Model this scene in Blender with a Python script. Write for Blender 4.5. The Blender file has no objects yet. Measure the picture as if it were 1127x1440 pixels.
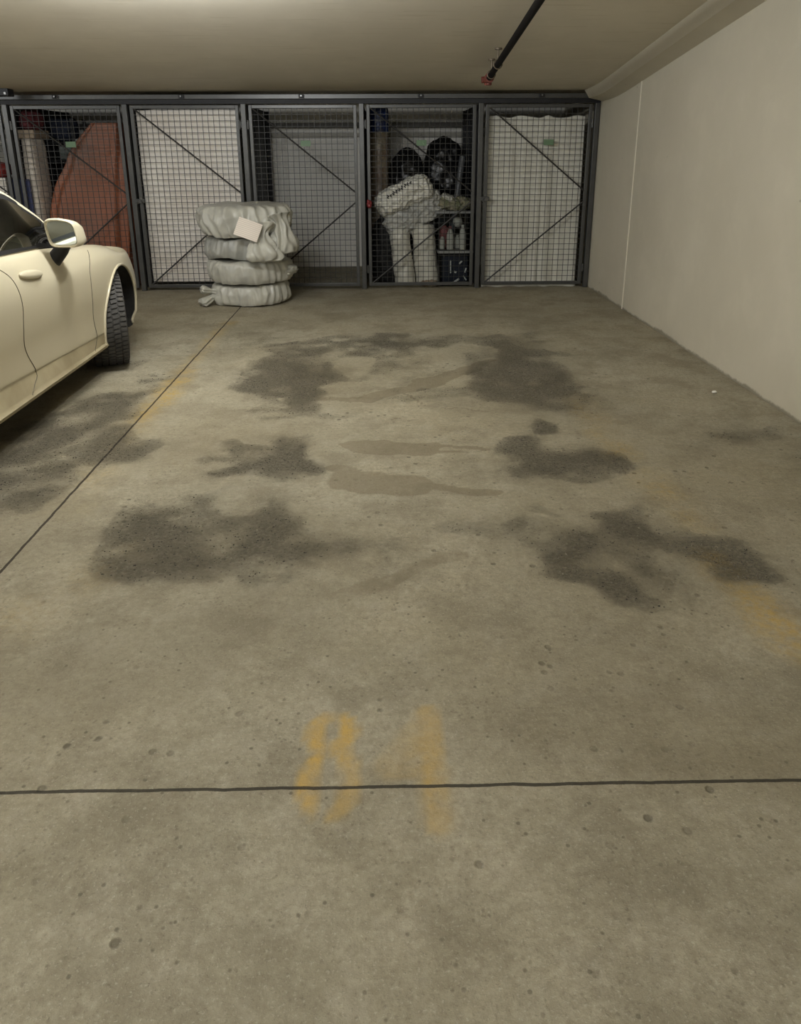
import bpy, bmesh, math, random
import numpy as np
from mathutils import Vector, Matrix, noise
from mathutils.bvhtree import BVHTree
random.seed(7)
PI = math.pi
C = bpy.context.scene.collection
scn = bpy.context.scene

# ------------------------------------------------------------------ camera
CF, CPIT, CYAW, CROLL, CPY, CPX, CH = 1049.956, .3147, .0243, .0049, 557., 563.5, 1.5
Fw = Vector((math.sin(CYAW)*math.cos(CPIT), math.cos(CYAW)*math.cos(CPIT), -math.sin(CPIT)))
R0 = Vector((math.cos(CYAW), -math.sin(CYAW), 0)); D0 = Fw.cross(R0)
R2 = R0*math.cos(CROLL) + D0*math.sin(CROLL); D2 = -R0*math.sin(CROLL) + D0*math.cos(CROLL)
def at(px, py, ax, v):
    d = Fw + (px-CPX)/CF*R2 + (py-CPY)/CF*D2
    o = Vector((0, 0, CH)); t = (v-o[ax])/d[ax]
    return o + d*t
def W(px, py, Y): return at(px, py, 1, Y)
def G(px, py): return at(px, py, 2, 0)
cam = bpy.data.cameras.new('camera'); co = bpy.data.objects.new('camera', cam); C.objects.link(co)
co.matrix_world = Matrix(((R2.x, -D2.x, -Fw.x, 0), (R2.y, -D2.y, -Fw.y, 0), (R2.z, -D2.z, -Fw.z, CH), (0, 0, 0, 1)))
cam.sensor_fit = 'VERTICAL'; cam.sensor_height = 36; cam.sensor_width = 36
cam.lens = CF*36/1440
cam.shift_y = (CPY-720)/1440; cam.shift_x = 0
cam.clip_start = .05
scn.camera = co

# ------------------------------------------------------------------ materials
def S(r, g, b):
    f = lambda c: ((c/255+.055)/1.055)**2.4 if c > 10 else c/255/12.92
    return (f(r), f(g), f(b), 1)
def base_mat(name):
    m = bpy.data.materials.new(name); m.use_nodes = True
    nt = m.node_tree; b = nt.nodes['Principled BSDF']
    return m, nt, b
def N(nt, typ, **kw):
    n = nt.nodes.new(typ)
    for k, v in kw.items(): setattr(n, k, v)
    return n
def mat(name, col, rough=.6, metal=0, var=.0, vscale=4, bump=0, bscale=40, col2=None, detail=4, spec=.5, coat=0, sheen=0):
    m, nt, b = base_mat(name)
    b.inputs['Roughness'].default_value = rough; b.inputs['Metallic'].default_value = metal
    b.inputs['Specular IOR Level'].default_value = spec
    b.inputs['Coat Weight'].default_value = coat; b.inputs['Coat Roughness'].default_value = .08
    b.inputs['Base Color'].default_value = col
    tc = N(nt, 'ShaderNodeTexCoord')
    if var or col2:
        t = N(nt, 'ShaderNodeTexNoise'); t.inputs['Scale'].default_value = vscale; t.inputs['Detail'].default_value = detail
        nt.links.new(tc.outputs['Object'], t.inputs['Vector'])
        r = N(nt, 'ShaderNodeValToRGB')
        c2 = col2 or tuple(c*(1-var) for c in col[:3])+(1,)
        r.color_ramp.elements[0].color = c2; r.color_ramp.elements[0].position = .35
        r.color_ramp.elements[1].color = col; r.color_ramp.elements[1].position = .62
        nt.links.new(t.outputs['Fac'], r.inputs[0]); nt.links.new(r.outputs[0], b.inputs['Base Color'])
    if bump:
        t = N(nt, 'ShaderNodeTexNoise'); t.inputs['Scale'].default_value = bscale; t.inputs['Detail'].default_value = 5
        nt.links.new(tc.outputs['Object'], t.inputs['Vector'])
        bp = N(nt, 'ShaderNodeBump'); bp.inputs['Strength'].default_value = bump; bp.inputs['Distance'].default_value = .01
        nt.links.new(t.outputs['Fac'], bp.inputs['Height']); nt.links.new(bp.outputs[0], b.inputs['Normal'])
    return m

M = {}
M['steel'] = mat('powder_coated_steel', S(84, 84, 82), .36, .35, var=.15, vscale=6)
M['wire'] = mat('mesh_wire', S(54, 53, 50), .5, .3)
M['brace'] = mat('brace_steel', S(52, 50, 47), .5, .2)
M['panel'] = mat('partition_panel', S(38, 38, 40), .6, .1, var=.3, vscale=8)
M['bolt'] = mat('bolt_zinc', S(150, 150, 148), .35, .7)
M['black'] = mat('black_plastic', S(24, 24, 25), .5)
M['blackbag'] = mat('black_bag_plastic', S(22, 22, 23), .32, var=.3, vscale=9, bump=.5, bscale=14)
M['tag'] = mat('green_tag', S(102, 130, 98), .5)
M['redtag'] = mat('red_tag', S(120, 38, 40), .5)
M['whitebag'] = mat('white_bag_plastic', S(190, 188, 176), .30, bump=.4, bscale=7, col2=S(174, 172, 162), vscale=3)
M['upsack'] = mat('white_sack_plastic', S(234, 232, 220), .34, bump=.55, bscale=8, col2=S(220, 217, 204), vscale=4)
M['lowsack'] = mat('grey_white_sack', S(208, 207, 198), .36, bump=.5, bscale=7, col2=S(164, 164, 158), vscale=4)
M['bagblue'] = mat('bluish_bag_plastic', S(170, 168, 158), .32, bump=.35, bscale=6, col2=S(150, 150, 143), vscale=4)
M['sheet'] = mat('white_sheet', S(244, 238, 228), .6, bump=.35, bscale=5, col2=S(234, 225, 213), vscale=1.6)
M['curtain'] = mat('white_curtain', S(226, 224, 212), .75, bump=.1, bscale=60, col2=S(218, 215, 202), vscale=2)
M['paper_plain'] = mat('paper', S(222, 212, 198), .7)
M['tarp'] = mat('orange_tarp', S(170, 98, 64), .5, bump=.35, bscale=6, col2=S(124, 88, 70), vscale=.9)
M['maroon'] = mat('maroon_cloth', S(92, 38, 42), .8, var=.3, vscale=10)
M['beige'] = mat('beige_cardboard', S(148, 132, 112), .8, var=.15, vscale=5)
M['sack'] = mat('white_woven_sack', S(205, 196, 182), .7, bump=.4, bscale=30, col2=S(188, 178, 166), vscale=5)
M['navy'] = mat('navy_cloth', S(40, 46, 62), .8, var=.35, vscale=6)
M['blue'] = mat('blue_plastic', S(38, 46, 88), .5, var=.2, vscale=6)
M['greybox'] = mat('grey_box', S(120, 128, 122), .7)
M['brown'] = mat('brown_roll', S(160, 150, 128), .35, bump=.5, bscale=18, col2=S(138, 112, 92), vscale=6)
M['bluecap'] = mat('blue_wrap', S(40, 62, 120), .35, bump=.6, bscale=20, col2=S(26, 36, 70), vscale=14)
M['greyroll'] = mat('grey_white_foam_wrap', S(212, 209, 196), .4, bump=.7, bscale=14, col2=S(190, 188, 176), vscale=6)
M['greypole'] = mat('grey_pole', S(84, 86, 88), .4, var=.2)
M['green'] = mat('green_cloth', S(112, 116, 88), .8, col2=S(150, 142, 120), vscale=14)
M['netting'] = mat('black_netting', S(16, 16, 16), .75, bump=.8, bscale=30)
M['tyre'] = mat('tyre_rubber', S(66, 64, 61), .75, var=.25, vscale=12)
M['rim'] = mat('alloy', S(120, 120, 120), .35, .8)
M['liner'] = mat('arch_liner', S(34, 33, 31), .9, var=.35, vscale=12, bump=.4, bscale=20)
M['paint'] = mat('white_car_paint', S(203, 194, 168), .32, 0, coat=.35, spec=.4)
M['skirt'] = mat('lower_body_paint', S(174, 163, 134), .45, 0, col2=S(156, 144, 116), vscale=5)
M['gap'] = mat('panel_gap', S(92, 86, 70), .8)
M['pipe'] = mat('black_iron_pipe', S(17, 14, 12), .75, 0, spec=.2)
M['red'] = mat('red_coupling', S(124, 66, 54), .6, var=.25, vscale=30)
M['rust'] = mat('hanger_steel', S(110, 98, 80), .5, .3)
M['pebble'] = mat('gravel_grit', S(126, 118, 102), .85, col2=S(56, 52, 45), vscale=40, detail=1)
M['litter'] = mat('white_litter', S(235, 232, 222), .6)
M['text'] = mat('black_print', S(22, 22, 22), .5)
M['interior'] = mat('car_interior', S(46, 46, 46), .75)
M['chrome'] = mat('satin_chrome', S(190, 190, 186), .25, .9)
M['lamp_red'] = mat('tail_lamp', S(120, 14, 16), .2)
M['lamp_clear'] = mat('head_lamp', S(170, 175, 180), .1, .3)

def glass(name, tint, refl=1.45):
    m = bpy.data.materials.new(name); m.use_nodes = True; nt = m.node_tree; nt.nodes.clear()
    o = N(nt, 'ShaderNodeOutputMaterial'); mx = N(nt, 'ShaderNodeMixShader'); fr = N(nt, 'ShaderNodeFresnel')
    fr.inputs['IOR'].default_value = refl
    tr = N(nt, 'ShaderNodeBsdfTransparent'); tr.inputs[0].default_value = tint
    gl = N(nt, 'ShaderNodeBsdfGlossy'); gl.inputs['Roughness'].default_value = .02; gl.inputs[0].default_value = (.9, .9, .9, 1)
    nt.links.new(fr.outputs[0], mx.inputs[0]); nt.links.new(tr.outputs[0], mx.inputs[1]); nt.links.new(gl.outputs[0], mx.inputs[2])
    nt.links.new(mx.outputs[0], o.inputs[0]); return m
M['carglass'] = glass('tinted_car_glass', (.15, .16, .155, 1), 1.11)
M['bin'] = glass('clear_bin_plastic', (.84, .86, .87, 1), 1.3)
m, nt, b = base_mat('mirror_glass'); b.inputs['Metallic'].default_value = 1; b.inputs['Roughness'].default_value = .03; b.inputs['Base Color'].default_value = (.5, .55, .53, 1); M['mirror'] = m

# paper with printed lines
m, nt, b = base_mat('printed_paper'); M['paper'] = m
tc = N(nt, 'ShaderNodeTexCoord'); wv = N(nt, 'ShaderNodeTexWave'); wv.bands_direction = 'Y'; wv.inputs['Scale'].default_value = 17; wv.inputs['Distortion'].default_value = 0
nz = N(nt, 'ShaderNodeTexNoise'); nz.inputs['Scale'].default_value = 90
rp = N(nt, 'ShaderNodeValToRGB'); rp.color_ramp.elements[0].position = .15; rp.color_ramp.elements[0].color = S(204, 193, 179); rp.color_ramp.elements[1].position = .5; rp.color_ramp.elements[1].color = S(226, 214, 200)
nt.links.new(tc.outputs['Object'], wv.inputs['Vector']); nt.links.new(wv.outputs['Fac'], rp.inputs[0]); nt.links.new(rp.outputs[0], b.inputs['Base Color'])

# ------------------------------------------------------------------ helpers
def mesh_obj(name, bm, m, parent=None, smooth=None, loc=None):
    me = bpy.data.meshes.new(name); bm.normal_update(); bm.to_mesh(me); bm.free()
    o = bpy.data.objects.new(name, me); C.objects.link(o)
    if m is not None:
        for mm in (m if isinstance(m, list) else [m]): me.materials.append(mm)
    if smooth is not None:
        me.shade_smooth()
        if smooth < 179: me.set_sharp_from_angle(angle=math.radians(smooth))
    if loc is not None:            # meshes are written in world space: move the origin to loc
        me.transform(Matrix.Translation(-Vector(loc))); o.location = loc
    if parent is not None:
        o.parent = parent
        o.location = Vector(o.location) - Vector(parent['_w'] if '_w' in parent.keys() else parent.location)
    return o
def tag(o, label, cat, group=None, kind=None):
    if label: o['label'] = label
    if cat: o['category'] = cat
    if group: o['group'] = group
    if kind: o['kind'] = kind
    return o
def thing(name, loc, label, cat, group=None):
    o = bpy.data.objects.new(name, None); C.objects.link(o); o.location = loc; o.empty_display_size = .1
    return tag(o, label, cat, group)
def part(name, bm, m, parent, smooth=None, label=None):
    """mesh written in world coordinates, parented under parent (itself a thing or a part with origin 0)"""
    me = bpy.data.meshes.new(name); bm.normal_update(); bm.to_mesh(me); bm.free()
    o = bpy.data.objects.new(name, me); C.objects.link(o)
    for mm in (m if isinstance(m, list) else [m]): me.materials.append(mm)
    if smooth is not None:
        me.shade_smooth()
        if smooth < 179: me.set_sharp_from_angle(angle=math.radians(smooth))
    o.parent = parent
    w = Vector((0, 0, 0)); p = parent
    while p is not None: w += p.location; p = p.parent
    # origin of the part at its own centre
    c = sum((v.co for v in me.vertices), Vector())/max(1, len(me.vertices))
    me.transform(Matrix.Translation(-c)); o.location = c-w
    if label: o['label'] = label
    return o
def solo(name, bm, m, label, cat, group=None, kind=None, smooth=None):
    me = bpy.data.meshes.new(name); bm.normal_update(); bm.to_mesh(me); bm.free()
    o = bpy.data.objects.new(name, me); C.objects.link(o)
    for mm in (m if isinstance(m, list) else [m]): me.materials.append(mm)
    if smooth is not None:
        me.shade_smooth()
        if smooth < 179: me.set_sharp_from_angle(angle=math.radians(smooth))
    if len(me.vertices):
        xs = [v.co for v in me.vertices]
        c = Vector(((min(v.x for v in xs)+max(v.x for v in xs))/2, (min(v.y for v in xs)+max(v.y for v in xs))/2, min(v.z for v in xs)))
        me.transform(Matrix.Translation(-c)); o.location = c
    return tag(o, label, cat, group, kind)
def struct(name, bm, m, smooth=None):
    me = bpy.data.meshes.new(name); bm.normal_update(); bm.to_mesh(me); bm.free()
    o = bpy.data.objects.new(name, me); C.objects.link(o); me.materials.append(m); o['kind'] = 'structure'
    if smooth is not None: me.shade_smooth(); me.set_sharp_from_angle(angle=math.radians(smooth))
    return o
def box(bm, x0, x1, y0, y1, z0, z1, bev=0):
    r = bmesh.ops.create_cube(bm, size=1); vs = r['verts']
    for v in vs: v.co = Vector((x0 if v.co.x < 0 else x1, y0 if v.co.y < 0 else y1, z0 if v.co.z < 0 else z1))
    if bev:
        es = list({e for v in vs for e in v.link_edges})
        bmesh.ops.bevel(bm, geom=es, offset=bev, segments=2, affect='EDGES', profile=.5)
def tube(bm, pts, r, n=8, caps=True, r1=None):
    pts = [Vector(p) for p in pts]; prev = None; rings = []
    for i, p in enumerate(pts):
        t = (pts[min(i+1, len(pts)-1)]-pts[max(i-1, 0)]).normalized()
        if prev is None:
            a = t.cross(Vector((0, 0, 1)));
            if a.length < .1: a = t.cross(Vector((1, 0, 0)))
            a.normalize()
        else:
            a = (prev - t*prev.dot(t)).normalized()
        prev = a; b_ = t.cross(a)
        rr = r if r1 is None else r+(r1-r)*i/(len(pts)-1)
        rings.append([bm.verts.new(p+(a*math.cos(2*PI*k/n)+b_*math.sin(2*PI*k/n))*rr) for k in range(n)])
    for A, B in zip(rings, rings[1:]):
        for k in range(n): bm.faces.new((A[k], A[(k+1) % n], B[(k+1) % n], B[k]))
    if caps:
        bm.faces.new(rings[0][::-1]); bm.faces.new(rings[-1])
def lathe_y(bm, prof, c, n=24): pass
def cr(vals, t):
    """Catmull-Rom through rows of numbers, t in 0..1"""
    n = len(vals)-1; x = min(max(t, 0), 1)*n; i = min(int(x), n-1); u = x-i
    p0, p1, p2, p3 = vals[max(i-1, 0)], vals[i], vals[i+1], vals[min(i+2, n)]
    return [.5*(2*b+(c-a)*u+(2*a-5*b+4*c-d)*u*u+(3*b-a-3*c+d)*u**3) for a, b, c, d in zip(p0, p1, p2, p3)]
def rings(bm, levels, n=64, m=30, disp=None, axis=None, close=True):
    """loft of superellipse rings; level=(z,cx,cy,rx,ry,p)"""
    R = []
    for i in range(m+1):
        t = i/m; z, cx, cy, rx, ry, p = cr(levels, t)
        row = []
        for k in range(n):
            th = 2*PI*k/n; c, s = math.cos(th), math.sin(th)
            e = 2/max(p, .5)
            x = abs(c)**e*math.copysign(1, c)*max(rx, .001); y = abs(s)**e*math.copysign(1, s)*max(ry, .001)
            v = Vector((cx+x, cy+y, z)); 
            if disp: v = disp(v, th, t, Vector((c, s, 0)))
            row.append(bm.verts.new(v))
        R.append(row)
    for A, B in zip(R, R[1:]):
        for k in range(n): bm.faces.new((A[k], A[(k+1) % n], B[(k+1) % n], B[k]))
    if close: bm.faces.new(R[0][::-1]); bm.faces.new(R[-1])
    return R
def nz3(p, f, s=0): return noise.noise(Vector(p)*f+Vector((s*7.3, s*3.1, s*5.7)))
def crease(p, f, s=0):
    return 1-2*abs(nz3(p, f, s)) 
def wrinkle(amp, f, s, zmin=None):
    def d(v, th, t, nrm):
        a = amp*(.55*nz3(v, f, s)+.5*(crease(v, f*1.7, s+1)-.6)+.3*(crease(v, f*3.6, s+2)-.6))
        q = v+nrm*a+Vector((0, 0, .5*amp*nz3(v, f*1.3, s+5)*math.sin(PI*t)))
        if zmin is not None: q.z = max(q.z, zmin)
        return q
    return d
def blob(bm, c, r, s=0, amp=.03, f=6, p=2.5, rot=None, flat=None, sub=5):
    res = bmesh.ops.create_icosphere(bm, subdivisions=sub, radius=1)
    for v in res['verts']:
        u = v.co.normalized()
        k = (abs(u.x)**p+abs(u.y)**p+abs(u.z)**p)**(-1/p)
        q = Vector((u.x*r[0], u.y*r[1], u.z*r[2]))*k
        a = amp*(.6*nz3(q, f, s)+.5*(crease(q, f*1.6, s+1)-.6)+.35*(crease(q, f*3.3, s+2)-.6))
        q = q+Vector((u.x, u.y, u.z))*a
        if rot is not None: q = rot @ q
        q = q+Vector(c)
        if flat is not None and q.z < flat: q.z = flat+(q.z-flat)*.02
        v.co = q
    return res['verts']

# ------------------------------------------------------------------ room shell
CY, HC, WX = 8.6555, 2.0876, 2.4094         # cage front plane, cage height, right wall plane
BY = 10.49                                   # rear wall plane
def ceil_z(y): return 2.14+.122*.14*math.log1p(math.exp((8.12-max(y, .8))/.14))

# --- floor with stains held as attributes
def spaced(a, b, d): return list(np.arange(a, b+1e-6, d))
xs = [-16, -12, -9, -7, -5.5, -4.4]+spaced(-3.8, 2.38, .02)+[2.41]
ys = [-10, -6, -3, -1.2]+spaced(.4, 8.6, .02)+[8.8, 9.2, 9.8, 10.49]
nx, ny = len(xs), len(ys)
X, Y = np.meshgrid(np.array(xs), np.array(ys), indexing='ij'); X = X.ravel(); Y = Y.ravel()
rng = np.random.default_rng(3)
def vnoise(x, y, f, seed):
    r = np.random.default_rng(seed); g = r.random((256, 256))
    u, v = x*f+1000, y*f+1000; i, j = np.floor(u).astype(int), np.floor(v).astype(int); a, b_ = u-i, v-j
    a = a*a*(3-2*a); b_ = b_*b_*(3-2*b_); i %= 256; j %= 256; i2, j2 = (i+1) % 256, (j+1) % 256
    return (g[i, j]*(1-a)+g[i2, j]*a)*(1-b_)+(g[i, j2]*(1-a)+g[i2, j2]*a)*b_
def fbm(x, y, f, seed, o=4): return sum(vnoise(x, y, f*2**k, seed+k)*.5**k for k in range(o))/sum(.5**k for k in range(o))
wx = X+.16*(fbm(X, Y, 3, 11)-.5)*2; wy = Y+.22*(fbm(X, Y, 3, 31)-.5)*2
def ell(px, py, rx, ry, s):
    c = G(px, py); ax = abs(G(px+rx, py).x-c.x); ay = abs(G(px, py-ry).y-G(px, py+ry).y)/2
    d = np.sqrt(((wx-c.x)/ax)**2+((wy-c.y)/ay)**2)
    return s*np.clip(1.25-d*.95, 0, 1)
def seg(p, q, w, s, soft=.6):
    a, b_ = G(*p), G(*q); dx, dy = b_.x-a.x, b_.y-a.y; L = dx*dx+dy*dy
    vx = X+.05*(fbm(X, Y, 5, 51)-.5)*2; vy = Y+.08*(fbm(X, Y, 5, 61)-.5)*2
    t = np.clip(((vx-a.x)*dx+(vy-a.y)*dy)/L, 0, 1)
    d = np.hypot(vx-a.x-t*dx, vy-a.y-t*dy)
    return s*np.clip((w-d)/(w*soft), 0, 1)
dirt = np.zeros_like(X)
for e in [(405, 522, 62, 38, .95), (440, 515, 36, 20, .6), (350, 548, 45, 14, .4), (375, 645, 80, 34, .6), (425, 648, 32, 26, .9), (330, 665, 60, 18, .5),
          (250, 775, 120, 48, .75), (360, 750, 70, 50, .6), (200, 800, 80, 30, .5), (370, 800, 70, 35, .5), (320, 720, 60, 24, .5),
          (735, 525, 68, 36, 1), (765, 545, 45, 22, .5), (690, 500, 60, 18, .45), (747, 596, 14, 14, .75), (735, 638, 44, 20, .95), (850, 642, 44, 20, .85), (790, 652, 90, 20, .7),
          (760, 662, 60, 16, .4), (790, 760, 55, 40, .8), (800, 800, 50, 28, .5), (880, 735, 70, 24, .5), (985, 760, 56, 24, 1.), (1025, 790, 45, 13, .85), (870, 820, 60, 34, .6),
          (860, 780, 100, 60, .35), (560, 484, 110, 16, .45), (700, 482, 60, 12, .4), (430, 482, 50, 8, .35), (500, 495, 70, 12, .3),
          (130, 630, 90, 50, .5), (60, 620, 70, 60, .6), (215, 545, 40, 18, .35), (240, 530, 40, 8, .4), (40, 690, 60, 40, .35), (150, 570, 60, 30, .5)]:
    dirt = np.maximum(dirt, ell(*e))
dirt += .3*np.clip(fbm(X, Y, 1.6, 71)-.48, 0, 1)*3*np.clip((7.4-Y)/1.0, 0, 1)*np.clip((Y-1.2)/1.5, 0, 1)
clump = fbm(X, Y, 6, 81, 5)
dirt = np.clip(dirt*(.50+1.0*np.clip((clump-.32)*3, 0, 1)), 0, 1)
wet = np.zeros_like(X)
for p, q, w, s in [((455, 562), (520, 560), .07, .6), ((520, 560), (580, 545), .10, 1), ((580, 545), (660, 518), .10, .8), ((660, 518), (690, 505), .06, .6),
                   ((515, 628), (595, 630), .13, 1), ((490, 625), (520, 628), .04, .8), ((595, 626), (690, 632), .035, .8), ((600, 634), (660, 640), .03, .6),
                   ((500, 678), (570, 680), .16, .8), ((570, 680), (690, 690), .06, .7), ((470, 662), (530, 665), .06, .6),
                   ((570, 553), (590, 570), .015, .8), ((590, 570), (690, 577), .012, .7), ((330, 590), (400, 585), .2, .35), ((280, 595), (340, 600), .2, .3),
                   ((470, 840), (640, 780), .06, .5), ((300, 900), (470, 840), .09, .35), ((560, 800), (640, 760), .05, .3)]:
    wet = np.maximum(wet, seg(p, q, w, s, .35))
grime = np.zeros_like(X)
for e in [(300, 630, 170, 60, .8), (130, 590, 130, 60, .8), (110, 940, 170, 90, .7), (340, 880, 200, 60, .6), (900, 640, 190, 120, .5), (840, 960, 220, 120, .5), (1030, 1050, 160, 80, .8), (60, 740, 120, 60, .7), (740, 540, 110, 70, .7), (420, 540, 120, 60, .7), (840, 780, 190, 90, .7), (300, 770, 190, 100, .7)]:  # broad dirty tints; the lower right patch just darkens its corner
    grime = np.maximum(grime, ell(*e))
yel = np.zeros_like(X)
for p, q, w, s in [((322, 452), (200, 590), .10, .55), ((262, 520), (200, 590), .13, .85), ((205, 585), (90, 715), .16, .22),
                   ((815, 560), (870, 635), .16, .45), ((910, 672), (945, 695), .15, .6), ((945, 695), (975, 735), .13, .35), ((1000, 790), (1127, 915), .12, .7), ((1060, 850), (1127, 900), .15, .5),
                   ((0, 890), (150, 790), .2, .2)]:
    yel = np.maximum(yel, seg(p, q, w, s, .8))
yel *= .35+1.0*np.clip((fbm(X, Y, 7, 91)-.33)*2.6, 0, 1)
# stall number painted on the floor: 0 and 4
dg = np.zeros_like(X)
def loop(cx_, cy_, ox, oy, ix, iy):
    o = np.hypot((X-cx_)/ox, (Y-cy_)/oy); i = np.hypot((X-cx_)/ix, (Y-cy_)/iy)
    return np.clip((1-o)/.16, 0, 1)*np.clip((i-1)/.35, 0, 1)
def bar(a, b_, w, s):
    dx, dy = b_[0]-a[0], b_[1]-a[1]; t = np.clip(((X-a[0])*dx+(Y-a[1])*dy)/(dx*dx+dy*dy), 0, 1)
    d = np.hypot(X-a[0]-t*dx, Y-a[1]-t*dy); return s*np.clip((w-d)/(w*.45), 0, 1)
eight = np.maximum(loop(-.152, 1.655, .078, .086, .015, .032), loop(-.146, 1.485, .088, .128, .024, .074))
dg = eight*np.clip(np.abs(X+.152-.03*(Y-1.6))/.010-.5, 0, 1)*.9
dg = np.maximum(dg, bar((.112, 1.715), (.118, 1.36), .042, .6)); dg = np.maximum(dg, bar((.118, 1.50), (.122, 1.36), .046, .5))
dg = np.maximum(dg, bar((.095, 1.66), (.005, 1.53), .055, .40)); dg = np.maximum(dg, bar((0, 1.515), (.14, 1.51), .03, .32))
dg *= .5+.7*np.clip((fbm(X, Y, 12, 95)-.3)*2.4, 0, 1)
dg = np.clip(dg, 0, 1)
bm = bmesh.new()
me = bpy.data.meshes.new('floor')
verts = np.stack([X, Y, np.zeros_like(X)], 1)
idx = np.arange(nx*ny).reshape(nx, ny)
fc = np.stack([idx[:-1, :-1], idx[1:, :-1], idx[1:, 1:], idx[:-1, 1:]], -1).reshape(-1, 4)
me.from_pydata(verts.tolist(), [], fc.tolist()); bm.free()
for nm, arr in (('grime', grime), ('dirt', dirt), ('wet', wet), ('yellow', np.clip(yel, 0, 1)), ('digits', dg)):
    a = me.attributes.new(nm, 'FLOAT', 'POINT'); a.data.foreach_set('value', arr.astype(np.float32))
floor = bpy.data.objects.new('floor', me); C.objects.link(floor); floor['kind'] = 'structure'

m, nt, b = base_mat('stained_concrete_floor'); M['floor'] = m; me.materials.append(m)
L = nt.links.new
geo = N(nt, 'ShaderNodeNewGeometry'); pos = geo.outputs['Position']
def nzn(scale, detail=5, rough=.6, vec=None):
    t = N(nt, 'ShaderNodeTexNoise'); t.inputs['Scale'].default_value = scale; t.inputs['Detail'].default_value = detail; t.inputs['Roughness'].default_value = rough
    L(vec or pos, t.inputs['Vector']); return t.outputs['Fac']
def ramp(src, p0, p1, c0=(0, 0, 0, 1), c1=(1, 1, 1, 1)):
    r = N(nt, 'ShaderNodeValToRGB'); e = r.color_ramp.elements; e[0].position = p0; e[1].position = p1; e[0].color = c0; e[1].color = c1
    L(src, r.inputs[0]); return r.outputs[0]
def mth(op, a, b_=None, clamp=False):
    n = N(nt, 'ShaderNodeMath', operation=op); n.use_clamp = clamp
    for i, v in enumerate((a, b_)):
        if v is None: continue
        if isinstance(v, (int, float)): n.inputs[i].default_value = v
        else: L(v, n.inputs[i])
    return n.outputs[0]
def mixc(fac, a, b_, blend='MIX'):
    n = N(nt, 'ShaderNodeMix', data_type='RGBA', blend_type=blend)
    for s_, v in ((n.inputs[0], fac), (n.inputs[6], a), (n.inputs[7], b_)):
        if isinstance(v, (int, float)): s_.default_value = v
        elif isinstance(v, tuple): s_.default_value = v
        else: L(v, s_)
    return n.outputs[2]
def attr(nm):
    a = N(nt, 'ShaderNodeAttribute'); a.attribute_name = nm; return a.outputs['Fac']
col = ramp(nzn(1.1, 8, .65), .32, .70, S(152, 145, 124), S(180, 173, 153))
col = mixc(ramp(nzn(.35, 3), .4, .62), col, mixc(1, col, (1.0, .965, .90, 1), 'MULTIPLY'))
col = mixc(mth('MULTIPLY', ramp(nzn(38, 6, .75), .38, .62), .44), col, S(116, 109, 92))
col = mixc(mth('MULTIPLY', ramp(nzn(7, 6, .7), .5, .75), .45), col, S(184, 177, 160))
# dark pits and specks
vo = N(nt, 'ShaderNodeTexVoronoi'); vo.inputs['Scale'].default_value = 13; L(pos, vo.inputs['Vector'])
pit = mth('MULTIPLY', ramp(vo.outputs['Distance'], .10, .17, (1, 1, 1, 1), (0, 0, 0, 1)), ramp(nzn(2.2, 3), .48, .6))
col = mixc(mth('MULTIPLY', pit, .62), col, S(74, 68, 56))
vo2 = N(nt, 'ShaderNodeTexVoronoi'); vo2.inputs['Scale'].default_value = 55; L(pos, vo2.inputs['Vector'])
pit2 = mth('MULTIPLY', ramp(vo2.outputs['Distance'], .12, .3, (1, 1, 1, 1), (0, 0, 0, 1)), ramp(nzn(5, 4), .45, .62))
col = mixc(mth('MULTIPLY', pit2, .42), col, S(84, 78, 66))
blot = mth('MULTIPLY', ramp(nzn(2.6, 9, .74), .47, .60), .56)
col = mixc(blot, col, S(122, 114, 95))
fleck = ramp(nzn(95, 4, .8), .56, .66)
col = mixc(mth('MULTIPLY', fleck, .38), col, S(92, 86, 72))
col = mixc(mth('MULTIPLY', ramp(nzn(120, 3, .7), .58, .66), .30), col, S(205, 199, 182))
vo3 = N(nt, 'ShaderNodeTexVoronoi'); vo3.inputs['Scale'].default_value = 24; L(pos, vo3.inputs['Vector'])
pit3 = mth('MULTIPLY', ramp(vo3.outputs['Distance'], .08, .15, (1, 1, 1, 1), (0, 0, 0, 1)), ramp(nzn(3.3, 4), .42, .52))
col = mixc(mth('MULTIPLY', pit3, .6), col, S(80, 74, 62))
# faded paint
ygrain = ramp(nzn(30, 5, .7), .32, .6)
col = mixc(mth('MULTIPLY', mth('MULTIPLY', attr('yellow'), .75), ygrain), col, S(184, 152, 74))
col = mixc(mth('MULTIPLY', attr('digits'), mth('ADD', mth('MULTIPLY', ygrain, .45), .50)), col, S(190, 158, 86))
gm = mth('MULTIPLY', mth('SUBTRACT', mth('ADD', attr('grime'), nzn(3.5, 9, .75)), .55), 1.3, True)
col = mixc(mth('MULTIPLY', gm, .42), col, S(112, 102, 80))
# damp stains
wetm = mth('MULTIPLY', mth('SUBTRACT', mth('ADD', attr('wet'), mth('MULTIPLY', nzn(9, 6, .7), .5)), .62), 4.5, True)
col = mixc(mth('MULTIPLY', wetm, .62), col, S(118, 108, 86))
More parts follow.
